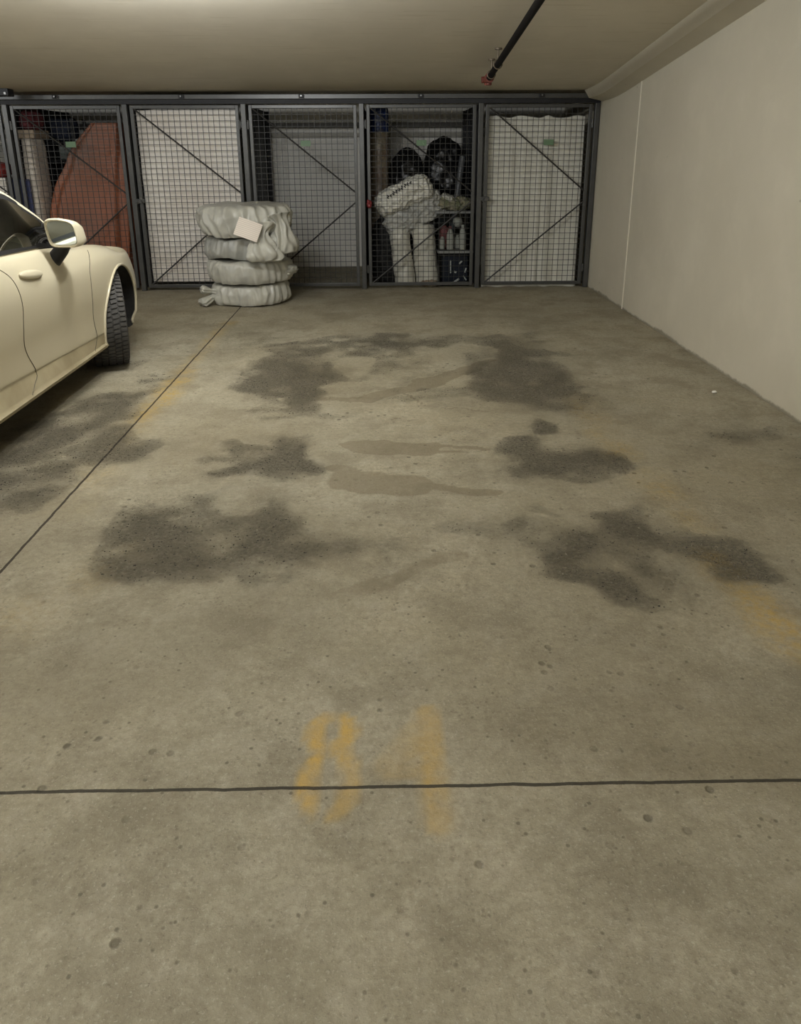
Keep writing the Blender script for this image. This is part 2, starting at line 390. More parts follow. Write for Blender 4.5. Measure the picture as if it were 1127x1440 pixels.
# gritty dirt
d = attr('dirt'); grit = ramp(nzn(60, 5, .85), .40, .58)
dn_ = mth('ADD', mth('MULTIPLY', nzn(9, 8, .8), .55), mth('MULTIPLY', nzn(44, 6, .85), .85))
dedge = mth('MULTIPLY', mth('SUBTRACT', mth('ADD', mth('MULTIPLY', d, 1.0), dn_), .93), 2.1, True)
d = mth('ADD', mth('MULTIPLY', d, .14), mth('MULTIPLY', mth('MULTIPLY', dedge, mth('MULTIPLY', d, 3.2, True)), .86), True)
dm = mth('MULTIPLY', d, mth('ADD', mth('MULTIPLY', grit, .85), .18), True)
col = mixc(mth('MULTIPLY', dm, .62), col, S(80, 74, 62))
# sawn joints: two points each
def joint(p, q, w, colr, lo=None):
    global col
    a, e = p, q; dx, dy = e.x-a.x, e.y-a.y; Ln = math.hypot(dx, dy); nxx, nyy = -dy/Ln, dx/Ln
    sx = N(nt, 'ShaderNodeSeparateXYZ'); L(pos, sx.inputs[0])
    dd = mth('ADD', mth('MULTIPLY', sx.outputs[0], nxx), mth('MULTIPLY', sx.outputs[1], nyy))
    dd = mth('SUBTRACT', dd, a.x*nxx+a.y*nyy)
    dd = mth('ADD', dd, mth('MULTIPLY', mth('SUBTRACT', nzn(9, 4), .5), .012))
    msk = mth('LESS_THAN', mth('ABSOLUTE', dd), w)
    col = mixc(mth('MULTIPLY', msk, .92), col, colr)
    return msk
j1 = joint(G(333, 438), G(0, 805), .006, S(46, 38, 28))
j2 = joint(G(560, 1106), G(1127, 1097), .005, S(54, 50, 42))
L(col, b.inputs['Base Color'])
b.inputs['Roughness'].default_value = .78; b.inputs['Specular IOR Level'].default_value = .3
L(mth('SUBTRACT', .84, mth('MULTIPLY', attr('wet'), .12)), b.inputs['Roughness'])
bp = N(nt, 'ShaderNodeBump'); bp.inputs['Strength'].default_value = .8; bp.inputs['Distance'].default_value = .007
hgt = mth('SUBTRACT', mth('ADD', nzn(60, 6, .7), mth('MULTIPLY', mth('MULTIPLY', d, grit), 1.6)), mth('ADD', pit, mth('MULTIPLY', mth('MAXIMUM', j1, j2), 2)))
L(hgt, bp.inputs['Height']); L(bp.outputs[0], b.inputs['Normal'])

# loose grit where the dirt lies
bm = bmesh.new(); vl, fl = [], []
cand = np.where(dirt > .30)[0]; pr = dirt[cand]**1.5; pr /= pr.sum()
pick = rng.choice(cand, 10000, p=pr)
for i in pick:
    x, y = X[i]+rng.uniform(-.012, .012), Y[i]+rng.uniform(-.012, .012)
    if x < -1.95 and y > 1.6: continue
    r = rng.uniform(.0016, .0046); k = len(vl); a = rng.uniform(0, 6.28); e = rng.uniform(.7, 1.5)
    for t in range(4): vl.append((x+r*e*math.cos(a+t*PI/2+rng.uniform(-.3, .3)), y+r*math.sin(a+t*PI/2), .0))
    vl.append((x+r*.2, y, r*.9)); fl += [(k, k+1, k+4), (k+1, k+2, k+4), (k+2, k+3, k+4), (k+3, k, k+4)]
me = bpy.data.meshes.new('gravel'); me.from_pydata(vl, [], fl); me.materials.append(M['pebble']); bm.free()
gr = bpy.data.objects.new('gravel', me); C.objects.link(gr)
tag(gr, 'dark gravel grit scattered over the worn wheel tracks of the stall', 'gravel', kind='stuff')

# --- painted concrete for walls / ceiling
def concrete(name, c1, c2, lines=False, speck=True):
    global nt, L, pos
    m, nt, b = base_mat(name); L = nt.links.new
    geo = N(nt, 'ShaderNodeNewGeometry'); pos = geo.outputs['Position']
    c = ramp(nzn(.8, 6, .6), .35, .68, c2, c1)
    c = mixc(mth('MULTIPLY', ramp(nzn(3.2, 5, .6), .5, .72), .25), c, tuple(v*1.08 for v in c1[:3])+(1,))
    if speck:
        v = N(nt, 'ShaderNodeTexVoronoi'); v.inputs['Scale'].default_value = 5.5; L(pos, v.inputs['Vector'])
        pk = mth('MULTIPLY', ramp(v.outputs['Distance'], .035, .065, (1, 1, 1, 1), (0, 0, 0, 1)), ramp(nzn(1.7, 3), .56, .62))
        c = mixc(mth('MULTIPLY', pk, .6), c, S(84, 78, 66))
    if not lines and speck:      # grime along the foot of the wall
        sx = N(nt, 'ShaderNodeSeparateXYZ'); L(pos, sx.inputs[0])
        gz = mth('SUBTRACT', mth('MULTIPLY', nzn(2.3, 7, .75), .11), mth('ADD', sx.outputs[2], .028))
        c = mixc(mth('MULTIPLY', mth('MULTIPLY', gz, 60, True), .7), c, S(104, 96, 78))
    if lines:      # form-board marks running across
        mp = N(nt, 'ShaderNodeMapping'); mp.inputs['Scale'].default_value = (1.3, 14, 1); L(pos, mp.inputs['Vector'])
        t = nzn(1.6, 2, .4, mp.outputs[0])
        c = mixc(mth('MULTIPLY', ramp(t, .655, .665), .5), c, S(196, 188, 168))
    L(c, b.inputs['Base Color']); b.inputs['Roughness'].default_value = .7; b.inputs['Specular IOR Level'].default_value = .25
    bp = N(nt, 'ShaderNodeBump'); bp.inputs['Strength'].default_value = .25; bp.inputs['Distance'].default_value = .006
    L(mth('ADD', nzn(5, 5), mth('MULTIPLY', nzn(60, 3), .2)), bp.inputs['Height']); L(bp.outputs[0], b.inputs['Normal'])
    return m
M['wall'] = concrete('painted_concrete_wall', S(200, 193, 174), S(190, 183, 164))
M['ceil'] = concrete('painted_concrete_ceiling', S(214, 207, 190), S(204, 197, 180), True, False)
M['rearwall'] = concrete('painted_block_wall', S(246, 243, 234), S(242, 238, 228), False, False)
M['seam'] = mat('caulk_bead', S(224, 218, 200), .6)

bm = bmesh.new(); box(bm, WX, WX+.3, -10, BY+.3, -.05, 5)
struct('wall_right', bm, M['wall'])
bm = bmesh.new(); box(bm, -16, WX, BY, BY+.3, -.05, 2.6); struct('wall_back', bm, M['rearwall'])
# ceiling: level over the lockers, then the ramp soffit rising towards the camera
bm = bmesh.new()
prof = [(y, ceil_z(y)) for y in (BY+.3, CY, 8.5, 8.4, 8.3, 8.2, 8.1, 8.0, 7.9, 7.8, 7.6, 7.3, 3, .8, -10)]
A = [bm.verts.new((-16, y, z)) for y, z in prof]; B = [bm.verts.new((WX, y, z)) for y, z in prof]
A2 = [bm.verts.new((-16, y, z+.25)) for y, z in prof]; B2 = [bm.verts.new((WX, y, z+.25)) for y, z in prof]
for i in range(len(prof)-1):
    bm.faces.new((A[i], A[i+1], B[i+1], B[i])); bm.faces.new((A2[i], B2[i], B2[i+1], A2[i+1]))
bm.faces.new((A[0], B[0], B2[0], A2[0])); bm.faces.new((A[-1], A2[-1], B2[-1], B[-1]))
[bm.faces.new((P[i], P2[i], P2[i+1], P[i+1])) for P, P2 in ((A, A2), (B, B2)) for i in range(len(prof)-1)]; bmesh.ops.recalc_face_normals(bm, faces=bm.faces)
struct('ceiling', bm, M['ceil'], 30)
# haunch along the wall under the soffit
bm = bmesh.new()
hp = [(y, 0) for y in (CY-.06, 8.45, 8.3, 8.15, 8.0, 7.85, 7.6, 7.3, .8, -10)]
def hz(y): return ceil_z(max(y, .8))
ring = []
for y, _ in hp:
    z = hz(y); ring.append([bm.verts.new((x, y, zz)) for x, zz in ((WX-.215, z+.01), (WX-.15, z-.085), (WX+.01, z-.12), (WX+.01, z+.01))])
for P, Q in zip(ring, ring[1:]):
    for k in range(4): bm.faces.new((P[k], P[(k+1) % 4], Q[(k+1) % 4], Q[k]))
bm.faces.new(ring[0]); bm.faces.new(ring[-1][::-1]); bmesh.ops.recalc_face_normals(bm, faces=bm.faces)
struct('trim_1', bm, M['wall'])
bm = bmesh.new(); box(bm, WX-.006, WX+.002, 7.335, 7.352, .0, ceil_z(7.34)-.11); struct('trim_2', bm, M['seam'])
# rear wall ledge and conduit; dark strip added as the ledge's underside shade
M['ledge_shade'] = mat('ledge_shade_grey', S(112, 110, 102), .6); M['conduit'] = mat('grey_conduit', S(176, 172, 158), .5)
def band(nm, y0, y1, dep, m, top=None, bev=0):
    z0, z1 = W(430, y1, BY-dep).z, top or W(430, y0, BY-dep).z
    bm = bmesh.new(); box(bm, -16, WX, BY-dep, BY, z0, z1, bev); struct(nm, bm, m)
band('trim_3', 0, 172.5, .14, M['rearwall'], 2.14)
band('trim_4', 172.8, 179.5, .12, M['ledge_shade'])
band('trim_5', 187, 193, .05, M['conduit'], None, .008)

# ------------------------------------------------------------------ storage lockers
PX = [-4.012, -2.742, -1.472, -.2002, 1.1038, WX-.035]
PX = [-5.28]+PX
def make_locker(x0, x1, label, tagged, latch, hinge_left, last=False, red=False):
    t = thing('storage_locker', ((x0+x1)/2, CY, 0), label, 'storage locker', 'row of wire mesh storage lockers')
    t.name = 'storage_locker'
    bm = bmesh.new(); box(bm, x0-.026, x0+.026, CY-.02, CY+.035, 0, 2.011, .004); part('post', bm, M['steel'], t)
    if last: bm = bmesh.new(); box(bm, x1-.026, x1+.026, CY-.02, CY+.035, 0, 2.011, .004); part('post', bm, M['steel'], t)
    bm = bmesh.new(); box(bm, x0-.012, x0+.012, CY+.037, BY-.24, .03, 2.01); 
    for k in range(5): y = CY+.25+k*.36; box(bm, x0-.022, x0+.022, y, y+.03, .02, 2.01)
    box(bm, x0-.03, x0+.055, BY-.30, BY-.22, 0, 2.01)
    part('partition', bm, M['panel'], t)
    a, e = x0+.055, x1-.052; zb, ztp, s = .035, 2.000, .036; y0, y1 = CY-.012, CY+.024
    bm = bmesh.new(); box(bm, a, a+s, y0, y1, zb, ztp, .004); box(bm, e-s, e, y0, y1, zb, ztp, .004)
    box(bm, a+s-.001, e-s+.001, y0, y1, ztp-s, ztp, .004); box(bm, a+s-.001, e-s+.001, y0, y1, zb, zb+s, .004)
    d = part('door', bm, M['steel'], t)
    bm = bmesh.new(); yw = CY+.012; p = .0605
    n = int(round((e-a-2*s)/p))
    for k in range(1, n): x = a+s+(e-a-2*s)*k/n; box(bm, x-.0025, x+.0025, yw, yw+.0055, zb+s-.01, ztp-s+.01)
    n = int(round((ztp-zb-2*s)/p))
    for k in range(1, n): z = zb+s+(ztp-zb-2*s)*k/n; box(bm, a+s-.01, e-s+.01, yw-.0055, yw, z-.0025, z+.0025)
    part('wire_mesh', bm, M['wire'], d)
    yb = CY-.004
    for zz0, zz1 in ((ztp-s*.6, 1.075), (zb+s*.6, .985)):
        bm = bmesh.new(); tube(bm, [(a+s*.7, yb, zz0), (e-s*.5, yb, zz1)], .0085, 8); part('brace', bm, M['brace'], d)
    hx = a-.010 if hinge_left else e+.004
    for z in (1.80, .23):
        bm = bmesh.new(); tube(bm, [(hx, CY-.018, z-.045), (hx, CY-.018, z+.045)], .012, 10); box(bm, hx-.014, hx+.018, CY-.016, CY-.011, z-.03, z+.03); part('hinge', bm, M['steel'], d)
    if latch:
        lx = a if latch < 0 else e
        bm = bmesh.new(); box(bm, lx-.045, lx+.06, CY-.03, CY-.012, .985, 1.03, .004); tube(bm, [(lx+.02, CY-.03, 1.0), (lx+.02, CY-.055, 1.0)], .018, 12)
        tube(bm, [(lx-.02, CY-.04, 1.0)]+[(lx-.02+.022*math.sin(q), CY-.04, .975-.022*math.cos(q)+.02) for q in [PI+i*.5-3 for i in range(6)]], .005, 6)
        part('latch', bm, M['steel'], d)
    if tagged is not None:
        xt = tagged; bm = bmesh.new(); box(bm, xt-.055, xt+.055, CY-.001, CY+.004, 1.575, 1.635, .001); part('number_tag', bm, M['tag'], d, label='small plain green tag')
    if red:
        bm = bmesh.new(); blob(bm, (a+.015, CY-.045, .965), (.03, .018, .045), 4, .02, 30, 2, sub=3); part('ribbon', bm, M['redtag'], d, 179, label='red ribbon tied round the door frame')
    return t
tg = lambda px: W(px, 199, CY).x
make_locker(PX[0], PX[1], 'wire mesh locker at the far left edge, cut off by the photo', None, 0, True)
make_locker(PX[1], PX[2], 'wire mesh locker holding an orange tarp, behind the white car', tg(99), 0, True)
make_locker(PX[2], PX[3], 'wire mesh locker whose door is backed by a flat white sheet', None, -1, False)
make_locker(PX[3], PX[4], 'empty wire mesh locker showing the pale rear wall', tg(430), 0, True)
make_locker(PX[4], PX[5], 'wire mesh locker crammed with black and white bags and bins', tg(593), 0, True, red=True)
make_locker(PX[5], PX[6], 'wire mesh locker in the right corner closed off by a white curtain', tg(772), -1, False, True)
# header rail over all of them
hd = thing('header_rail', (-1.4, CY, 2.0), 'long dark steel header rail across the tops of the lockers', 'rail')
bm = bmesh.new(); box(bm, -5.4, WX-.002, CY-.03, CY+.03, 2.058, 2.106, .004); part('top_channel', bm, M['steel'], hd)
bm = bmesh.new(); box(bm, -5.4, WX-.002, CY+.0, CY+.05, 2.012, 2.057); part('under_channel', bm, M['panel'], hd)  # dark colour carries the shade beneath the top channel
for px, py in ((78, 136), (255, 135), (424, 135), (592, 137), (762, 136)):
    c = W(px, py, CY-.03); bm = bmesh.new(); box(bm, c.x-.03, c.x+.03, CY-.05, CY-.03, 2.065, 2.10, .004); tube(bm, [(c.x, CY-.05, 2.085), (c.x, CY-.066, 2.085)], .013, 10)
    bk = part('anchor_bracket', bm, M['black'], hd)
    bm = bmesh.new(); tube(bm, [(c.x, CY-.066, 2.086), (c.x, CY-.074, 2.086)], .008, 8); part('anchor_bolt', bm, M['bolt'], bk)

# ------------------------------------------------------------------ white sheet and curtain
def cloth(x0, x1, y, z0, z1, f, nx=70, nz=90, th=.004):
    bm = bmesh.new(); Gd = []
    for sgn in (0, 1):
        g = []
        for i in range(nx+1):
            row = []
            for j in range(nz+1):
                u, v = i/nx, j/nz; dx, dy, dz = f(u, v)
                row.append(bm.verts.new((x0+(x1-x0)*u+dx, y+dy+sgn*th, z0+(z1-z0)*v+dz)))
            g.append(row)
        Gd.append(g)
    for s_, g in enumerate(Gd):
        for i in range(nx):
            for j in range(nz):
                q = (g[i][j], g[i+1][j], g[i+1][j+1], g[i][j+1]); bm.faces.new(q if s_ == 0 else q[::-1])
    a, b_ = Gd
    for i in range(nx):
        bm.faces.new((a[i+1][0], a[i][0], b_[i][0], b_[i+1][0])); bm.faces.new((a[i][nz], a[i+1][nz], b_[i+1][nz], b_[i][nz]))
    for j in range(nz):
        bm.faces.new((a[0][j], a[0][j+1], b_[0][j+1], b_[0][j])[::-1]); bm.faces.new((a[nx][j+1], a[nx][j], b_[nx][j], b_[nx][j+1])[::-1])
    bmesh.ops.recalc_face_normals(bm, faces=bm.faces)
    return bm
def fs(u, v):
    p = Vector((u*1.2, 0, v*2)); w = .02*noise.noise(p*1.6)+.012*(1-2*abs(noise.noise(p*2.7+Vector((3, 1, 0)))))+.006*noise.noise(p*7)
    return 0, w, (.012*noise.noise(Vector((u*9, 2, 0))) if v > .98 else 0)
bm = cloth(PX[2]+.09, PX[3]-.075, CY+.075, .085, 1.955, fs)
solo('white_sheet', bm, M['sheet'], 'creased white sheet flat behind the locker door right of the orange tarp', 'sheet', smooth=179)
def fc_(u, v):
    a = (.004+.008*(1-v))*(.6+.9*noise.noise(Vector((u*4, v, 7)))); ph = 2*PI*7*u+5*noise.noise(Vector((u*5, v*.8, 1)))
    w = a*math.sin(ph)+.02*noise.noise(Vector((u*6, v*1.5, 4)))
    fl = 0
    if v < .035: fl = -.085*(1-v/.035)*(.55+.5*noise.noise(Vector((u*8, 0, 9))))
    return 0, w+fl, (.012*math.sin(ph*.5) if v > .985 else 0)
bm = cloth(PX[5]+.06, PX[6]-.10, CY+.09, .004, 1.875, fc_, 150, 110)
solo('curtain', bm, M['curtain'], 'white curtain hanging in folds inside the corner locker', 'curtain', smooth=179)

# ------------------------------------------------------------------ things in the crammed locker
def roll(name, p0, p1, r, m, label, cat, s=0, amp=.012, group=None, f=9):
    p0, p1 = Vector(p0), Vector(p1); d = p1-p0; bm = bmesh.new()
    lv = [(0, 0, 0, r*.55, r*.55, 2), (.012, 0, 0, r*.85, r*.85, 2), (.05, 0, 0, r, r, 2), (.35, 0, 0, r*1.03, r*1.03, 2), (.6, 0, 0, r*.98, r*.98, 2), (.9, 0, 0, r, r, 2), (.98, 0, 0, r*.88, r*.88, 2), (1, 0, 0, r*.5, r*.5, 2)]
    lv = [(l[0]*d.length, *l[1:]) for l in lv]
    rings(bm, lv, 64, 64, wrinkle(amp*1.6, f, s))
    q = d.to_track_quat('Z', 'Y').to_matrix().to_4x4()
    bmesh.ops.transform(bm, matrix=Matrix.Translation(p0) @ q, verts=bm.verts)
    zm = min(v.co.z for v in bm.verts)
    if zm < 0:
        for v in bm.verts: v.co.z -= zm
    return bm
# bins
def tote(x0, x1, y0, y1, z0, z1, label, dark):
    t = thing('storage_bin', ((x0+x1)/2, (y0+y1)/2, z0), label, 'storage bin', 'stacked clear bins')
    th = .006; tp = .022
    bm = bmesh.new()
    def ringv(z, k, o=0): return [bm.verts.new(v) for v in ((x0+k+o, y0+k+o, z), (x1-k-o, y0+k+o, z), (x1-k-o, y1-k-o, z), (x0+k+o, y1-k-o, z))]
    o0 = ringv(z0, tp); o1 = ringv(z1, 0); i1 = ringv(z1, 0, th); i0 = ringv(z0+th, tp, th)
    for P, Q in ((o0, o1), (o1, i1), (i1, i0)):
        for k in range(4): bm.faces.new((P[k], P[(k+1) % 4], Q[(k+1) % 4], Q[k]))
    bm.faces.new(o0[::-1]); bm.faces.new(i0)
    es = [e for e in bm.edges if abs(e.verts[0].co.z-e.verts[1].co.z) > .1]
    bmesh.ops.bevel(bm, geom=es, offset=.015, segments=2, affect='EDGES')
    bmesh.ops.recalc_face_normals(bm, faces=bm.faces)
    part('bin_body', bm, dark, t)
    bm = bmesh.new(); k = .01
    for a in ((x0-k, x1+k, y0-k, y0+.006), (x0-k, x1+k, y1-.006, y1+k), (x0-k, x0+.006, y0+.006, y1-.006), (x1-.006, x1+k, y0+.006, y1-.006)): box(bm, *a, z1-.026, z1+.002, .003)
    part('rim', bm, M['greyrim'], t)
    return t
M['greyrim'] = mat('bin_rim', S(140, 142, 140), .4)
yb0 = CY+.10
b0 = W(618, 402, yb0); b1 = W(664, 352, yb0)
xa, xb = W(617, 380, yb0).x, W(664, 380, yb0).x; zm = W(640, 353, yb0).z; zt2 = W(640, 297, yb0).z
tote(xa, xb, yb0, yb0+.50, .004, zm, 'lower clear bin full of dark odds and ends on the locker floor', M['bin'])
tote(xa-.03, xb-.0, yb0+.01, yb0+.50, zm+.006, zt2, 'upper clear bin holding white bottles, stacked on the dark bin', M['bin'])
# contents of the lower bin
bm = bmesh.new(); box(bm, xa+.045, xb-.045, yb0+.05, yb0+.44, .013, zm-.07, .01)
solo('toolbox', bm, M['navy'], 'dark box filling the lower clear bin', 'box')
for i, (px, py, px2, py2, r) in enumerate([(634, 366, 634, 384, .008), (646, 371, 650, 367, .010), (634, 400, 646, 392, .012), (652, 388, 656, 394, .008), (656, 377, 654, 383, .009), (639, 382, 642, 383, .012)]):
    bm = bmesh.new(); tube(bm, [W(px, py, yb0+.037), W(px2, py2, yb0+.037)], r, 8)
    solo('utensil', bm, M['litter'], 'small pale utensil pressed against the front of the lower bin', 'utensil', 'pale utensils in the lower bin')
# bottles
def bottle(px, w, ytop, ybot, m, label, capm, dy=0):
    y = yb0+.10+dy; c = W(px, ybot, y); t_ = W(px, ytop, y); r = w/1050*9.2/2; h = t_.z-zm-.014
    z0 = zm+.014
    t = thing('bottle', (c.x, y, z0), label, 'bottle', 'bottles in the upper clear bin')
    bm = bmesh.new(); rings(bm, [(z0, c.x, y, r*.9, r*.9, 2), (z0+.01, c.x, y, r, r, 2), (z0+h*.6, c.x, y, r, r, 2), (z0+h*.78, c.x, y, r*.7, r*.7, 2), (z0+h*.88, c.x, y, r*.42, r*.42, 2)], 24, 20); part('body', bm, m, t, 60)
    bm = bmesh.new(); tube(bm, [(c.x, y, z0+h*.88), (c.x, y, z0+h)], r*.46, 16); part('cap', bm, capm, t, 60)
M['bottle'] = mat('white_bottle', S(222, 216, 200), .4); M['pink'] = mat('pink_plastic', S(170, 100, 100), .5)
bottle(622, 6.5, 330, 350, M['bottle'], 'narrow white bottle at the left of the upper bin', M['pink'])
bottle(633, 9, 318, 350, M['bottle'], 'white bottle with a pink cap in the middle of the upper bin', M['pink'])
bottle(643, 9, 330, 350, M['bottle'], 'short white bottle low in the upper bin', M['bottle'], .1)
bottle(650.5, 9, 316, 350, M['bottle'], 'tall white bottle at the right of the upper bin', M['bottle'], -.02)
c = W(645, 313, yb0+.14); bm = bmesh.new(); blob(bm, (c.x, c.y+.07, c.z), (.055, .06, .058), 3, .01, 15, 2.4, sub=4)
solo('jar', bm, M['bottle'], 'round white jar lying on top of the bottles in the upper bin', 'jar', smooth=179)
c = W(622, 324, yb0+.20); bm = bmesh.new(); blob(bm, (c.x+.02, c.y, zm+.02+.13), (.06, .06, .13), 5, .03, 10, 2.2, sub=4, flat=zm+.014)
solo('rag', bm, M['pink'], 'dull red rag stuffed at the left of the upper bin', 'cloth', smooth=179)
# cloth heap on the bin
c = W(640, 287, yb0+.2); bm = bmesh.new(); blob(bm, (c.x, c.y, zt2+.075), (.20, .18, .085), 8, .06, 9, 2.2, flat=zt2+.003)
solo('cloth_heap', bm, M['green'], 'crumpled green and brown cloth heaped on the upper bin', 'cloth', smooth=179)
c = W(634, 280, yb0+.1); bm = bmesh.new(); blob(bm, (c.x, c.y+.02, c.z), (.10, .07, .035), 9, .03, 12, 2, rot=Matrix.Rotation(math.radians(28), 3, 'Y'))
solo('plastic_bag', bm, M['whitebag'], 'small crumpled white plastic bag on the green cloth', 'bag', smooth=179)
# foam rolls
p0 = W(571, 398, CY+.13); p1 = W(561, 322, CY+.30)
solo('wrapped_roll', roll('r', (p0.x, p0.y+.1, .0), p1, .118, M['greyroll'], '', '', 2), M['greyroll'], 'slimmer pale wrapped roll standing under the white sacks', 'roll', 'pale wrapped rolls', smooth=179)
p0 = W(603, 396, CY+.13); p1 = W(595, 317, CY+.32)
solo('wrapped_roll', roll('r', (p0.x, p0.y+.12, .0), p1, .135, M['greyroll'], '', '', 6), M['greyroll'], 'wider pale wrapped roll standing beside the clear bins', 'roll', 'pale wrapped rolls', smooth=179)
c = W(605, 396, CY+.07); bm = bmesh.new(); blob(bm, (c.x, CY+.10, .04), (.10, .05, .045), 12, .03, 16, 2, flat=.004)
solo('crumpled_wrap', bm, M['brown'], 'crumpled brown wrapping at the foot of the wider pale roll', 'wrapping', smooth=179)
# white sacks
def sack(cpx, cpy, Yc, lx, lz, ly, ang, s, label, mt):
    c = W(cpx, cpy, Yc); rot = Matrix.Rotation(math.radians(-ang), 3, 'Y')
    bm = bmesh.new(); blob(bm, c, (lx, ly, lz), s, .050, 6.2, 3.4, rot=rot, sub=6)
    return c, rot, bm
c, rot, bm = sack(582, 301, CY+.34, .37, .17, .15, 27, 21, '', None)
solo('white_sack', bm, M['lowsack'], 'lower white plastic sack tilted across the tops of the pale rolls', 'sack', 'white sacks', smooth=179)
c, rot, bm = sack(568, 275, CY+.27, .34, .15, .17, 24, 33, '', None)
dg_ = bpy.context.evaluated_depsgraph_get()
bvh = BVHTree.FromBMesh(bm)
sk = solo('white_sack', bm, M['upsack'], 'upper white plastic sack with a line of black print', 'sack', 'white sacks', smooth=179)
rr = random.Random(5)
a0, a1 = Vector((546, 278)), Vector((578, 257))
for k in range(9):
    t = k/8; P = []
    for j in range(rr.choice((3, 4, 4))):
        qx = a0.x+(a1.x-a0.x)*t+(-1.1 if j % 2 else 1.0)+rr.uniform(-.3, .3); qy = a0.y+(a1.y-a0.y)*t+(2.0-j*1.5)+rr.uniform(-.4, .4)
        p = W(qx, qy, CY+.02); h_ = bvh.ray_cast(p, Vector((0, 1, 0)))
        if h_[0] is not None: P.append(h_[0]-Vector((0, .003, 0)))
    if len(P) > 1:
        bm = bmesh.new(); tube(bm, P, .0080, 5); part('printed_letter', bm, M['text'], sk, label='black printed letter')
# carpet roll with blue end
p = W(534, 262, CY+.86); q = W(532, 152, CY+.86); rb = .11
t = thing('carpet_roll', (p.x, p.y, .02), 'tall brown wrapped roll with a blue top in the left of the crammed locker', 'roll')
zj = W(532, 180, CY+.86).z
bm = bmesh.new(); rings(bm, [(.004, p.x, p.y, rb*.9, rb*.9, 2), (.1, p.x, p.y, rb, rb, 2), (.8, p.x, p.y, rb*1.03, rb, 2), (1.4, p.x, p.y, rb, rb*.98, 2), (zj, p.x, p.y, rb*.98, rb*.98, 2)], 40, 50, wrinkle(.012, 9, 3)); part('wrapped_body', bm, M['brown'], t, 179)
bm = bmesh.new(); rings(bm, [(zj-.05, p.x, p.y, rb*1.06, rb*1.06, 2), (zj+.06, p.x, p.y, rb*1.08, rb*1.08, 2.4), (q.z-.02, p.x, p.y, rb*1.05, rb*1.05, 2.4), (q.z, p.x, p.y, rb*.8, rb*.8, 2.4)], 40, 20, wrinkle(.014, 12, 6)); part('blue_wrap', bm, M['bluecap'], t, 179)
# black bags
def rbag(cx, cy, z0, z1, rx, ry, s, amp=.045, knot=True):
    bm = bmesh.new(); h = z1-z0
    rings(bm, [(z0, cx, cy, rx*.55, ry*.55, 2.3), (z0+h*.04, cx, cy, rx*.85, ry*.85, 2.4), (z0+h*.25, cx, cy, rx, ry, 2.4), (z0+h*.55, cx, cy, rx*.97, ry*.97, 2.3), (z0+h*.82, cx, cy, rx*.72, ry*.72, 2.2), (z0+h*.94, cx, cy, rx*.4, ry*.4, 2), (z1, cx, cy, rx*.1, ry*.1, 2)], 72, 46, wrinkle(amp, 6, s, z0))
    return bm
yk = CY+1.0
zl = .98
c = W(542, 350, CY+.58); solo('garbage_bag', rbag(.085, CY+.50, .004, W(540, 297, CY+.5).z, .215, .18, 41), M['netting'], 'black bag slumped on the floor at the lower left of the crammed locker', 'bag', 'black bags', smooth=179)
c = W(630, 330, yk); solo('garbage_bag', rbag(.70, CY+1.08, .004, zl+.03, .36, .36, 43), M['blackbag'], 'black bag standing behind the pale rolls and clear bins', 'bag', 'black bags', smooth=179)
c = W(574, 240, CY+.66); zT = W(574, 207, CY+.66).z
solo('garbage_bag', rbag(c.x, CY+.90, zl-.06, W(574, 207, CY+.90).z, .22, .2, 45), M['blackbag'], 'smaller black bag above the white sacks beside the brown roll', 'bag', 'black bags', smooth=179)
c = W(624, 240, CY+.9); zT = W(622, 191, CY+.9).z
solo('garbage_bag', rbag(c.x+.02, CY+1.14, zl+.02, W(622, 191, CY+1.14).z, .265, .24, 47, .045), M['blackbag'], 'biggest black bag at the top right above the clear bins', 'bag', 'black bags', smooth=179)
p = W(642, 284, CY+.5); q = W(651, 220, CY+.55); bm = bmesh.new(); tube(bm, [(p.x-.05, p.y, zt2-.3), p, q], .038, 14)
solo('grey_tube', bm, M['greypole'], 'slim grey tube leaning upright beside the biggest black bag', 'tube', smooth=60)

# ------------------------------------------------------------------ locker with the orange tarp
def tarp():
    Yc = CY+.37; bm = bmesh.new(); lv = []
    for xl, xr, y in ((75, 190, 362), (74, 188, 303), (76, 187, 285), (82, 184, 256), (90, 180, 233), (96, 177, 215), (108, 174, 196), (124, 171, 175)):
        a, b_ = W(xl, y, CY+.25), W(xr, y, CY+.25); lv.append((a.z, (a.x+min(b_.x, PX[2]-.05))/2, Yc, (min(b_.x, PX[2]-.05)-a.x)/2))
    lv = [(.004, lv[0][1], Yc, lv[0][3]*1.04)]+lv
    L_ = [(z, cx, cy, rx, .29-.12*i/len(lv), 4.0) for i, (z, cx, cy, rx) in enumerate(lv)]
    z, cx, cy, rx, ry, p_ = L_[-1]; L_.append((z+.008, cx, cy, rx*.9, ry*.8, 3.5)); L_.append((z+.012, cx, cy, rx*.02, ry*.02, 2.))
    def d(v, th, t, n):
        a = (1-t)*.035+.008
        w = a*math.sin(th*9+2.5*nz3(v, 1.4, 3))*.6+a*.8*nz3(v, 3, 7)+.02*(crease(v, 2.2, 8)-.6)
        q_ = v+n*w*min(1, (1-t)*8)
        q_.x = min(q_.x, PX[2]-.035); q_.y = min(max(q_.y, CY+.05), CY+.67); q_.z = max(.004, q_.z); return q_
    rings(bm, L_, 120, 70, d); return bm
solo('tarp', tarp(), M['tarp'], 'orange tarp draped over a tall load beside the white sheet', 'tarp', smooth=179)
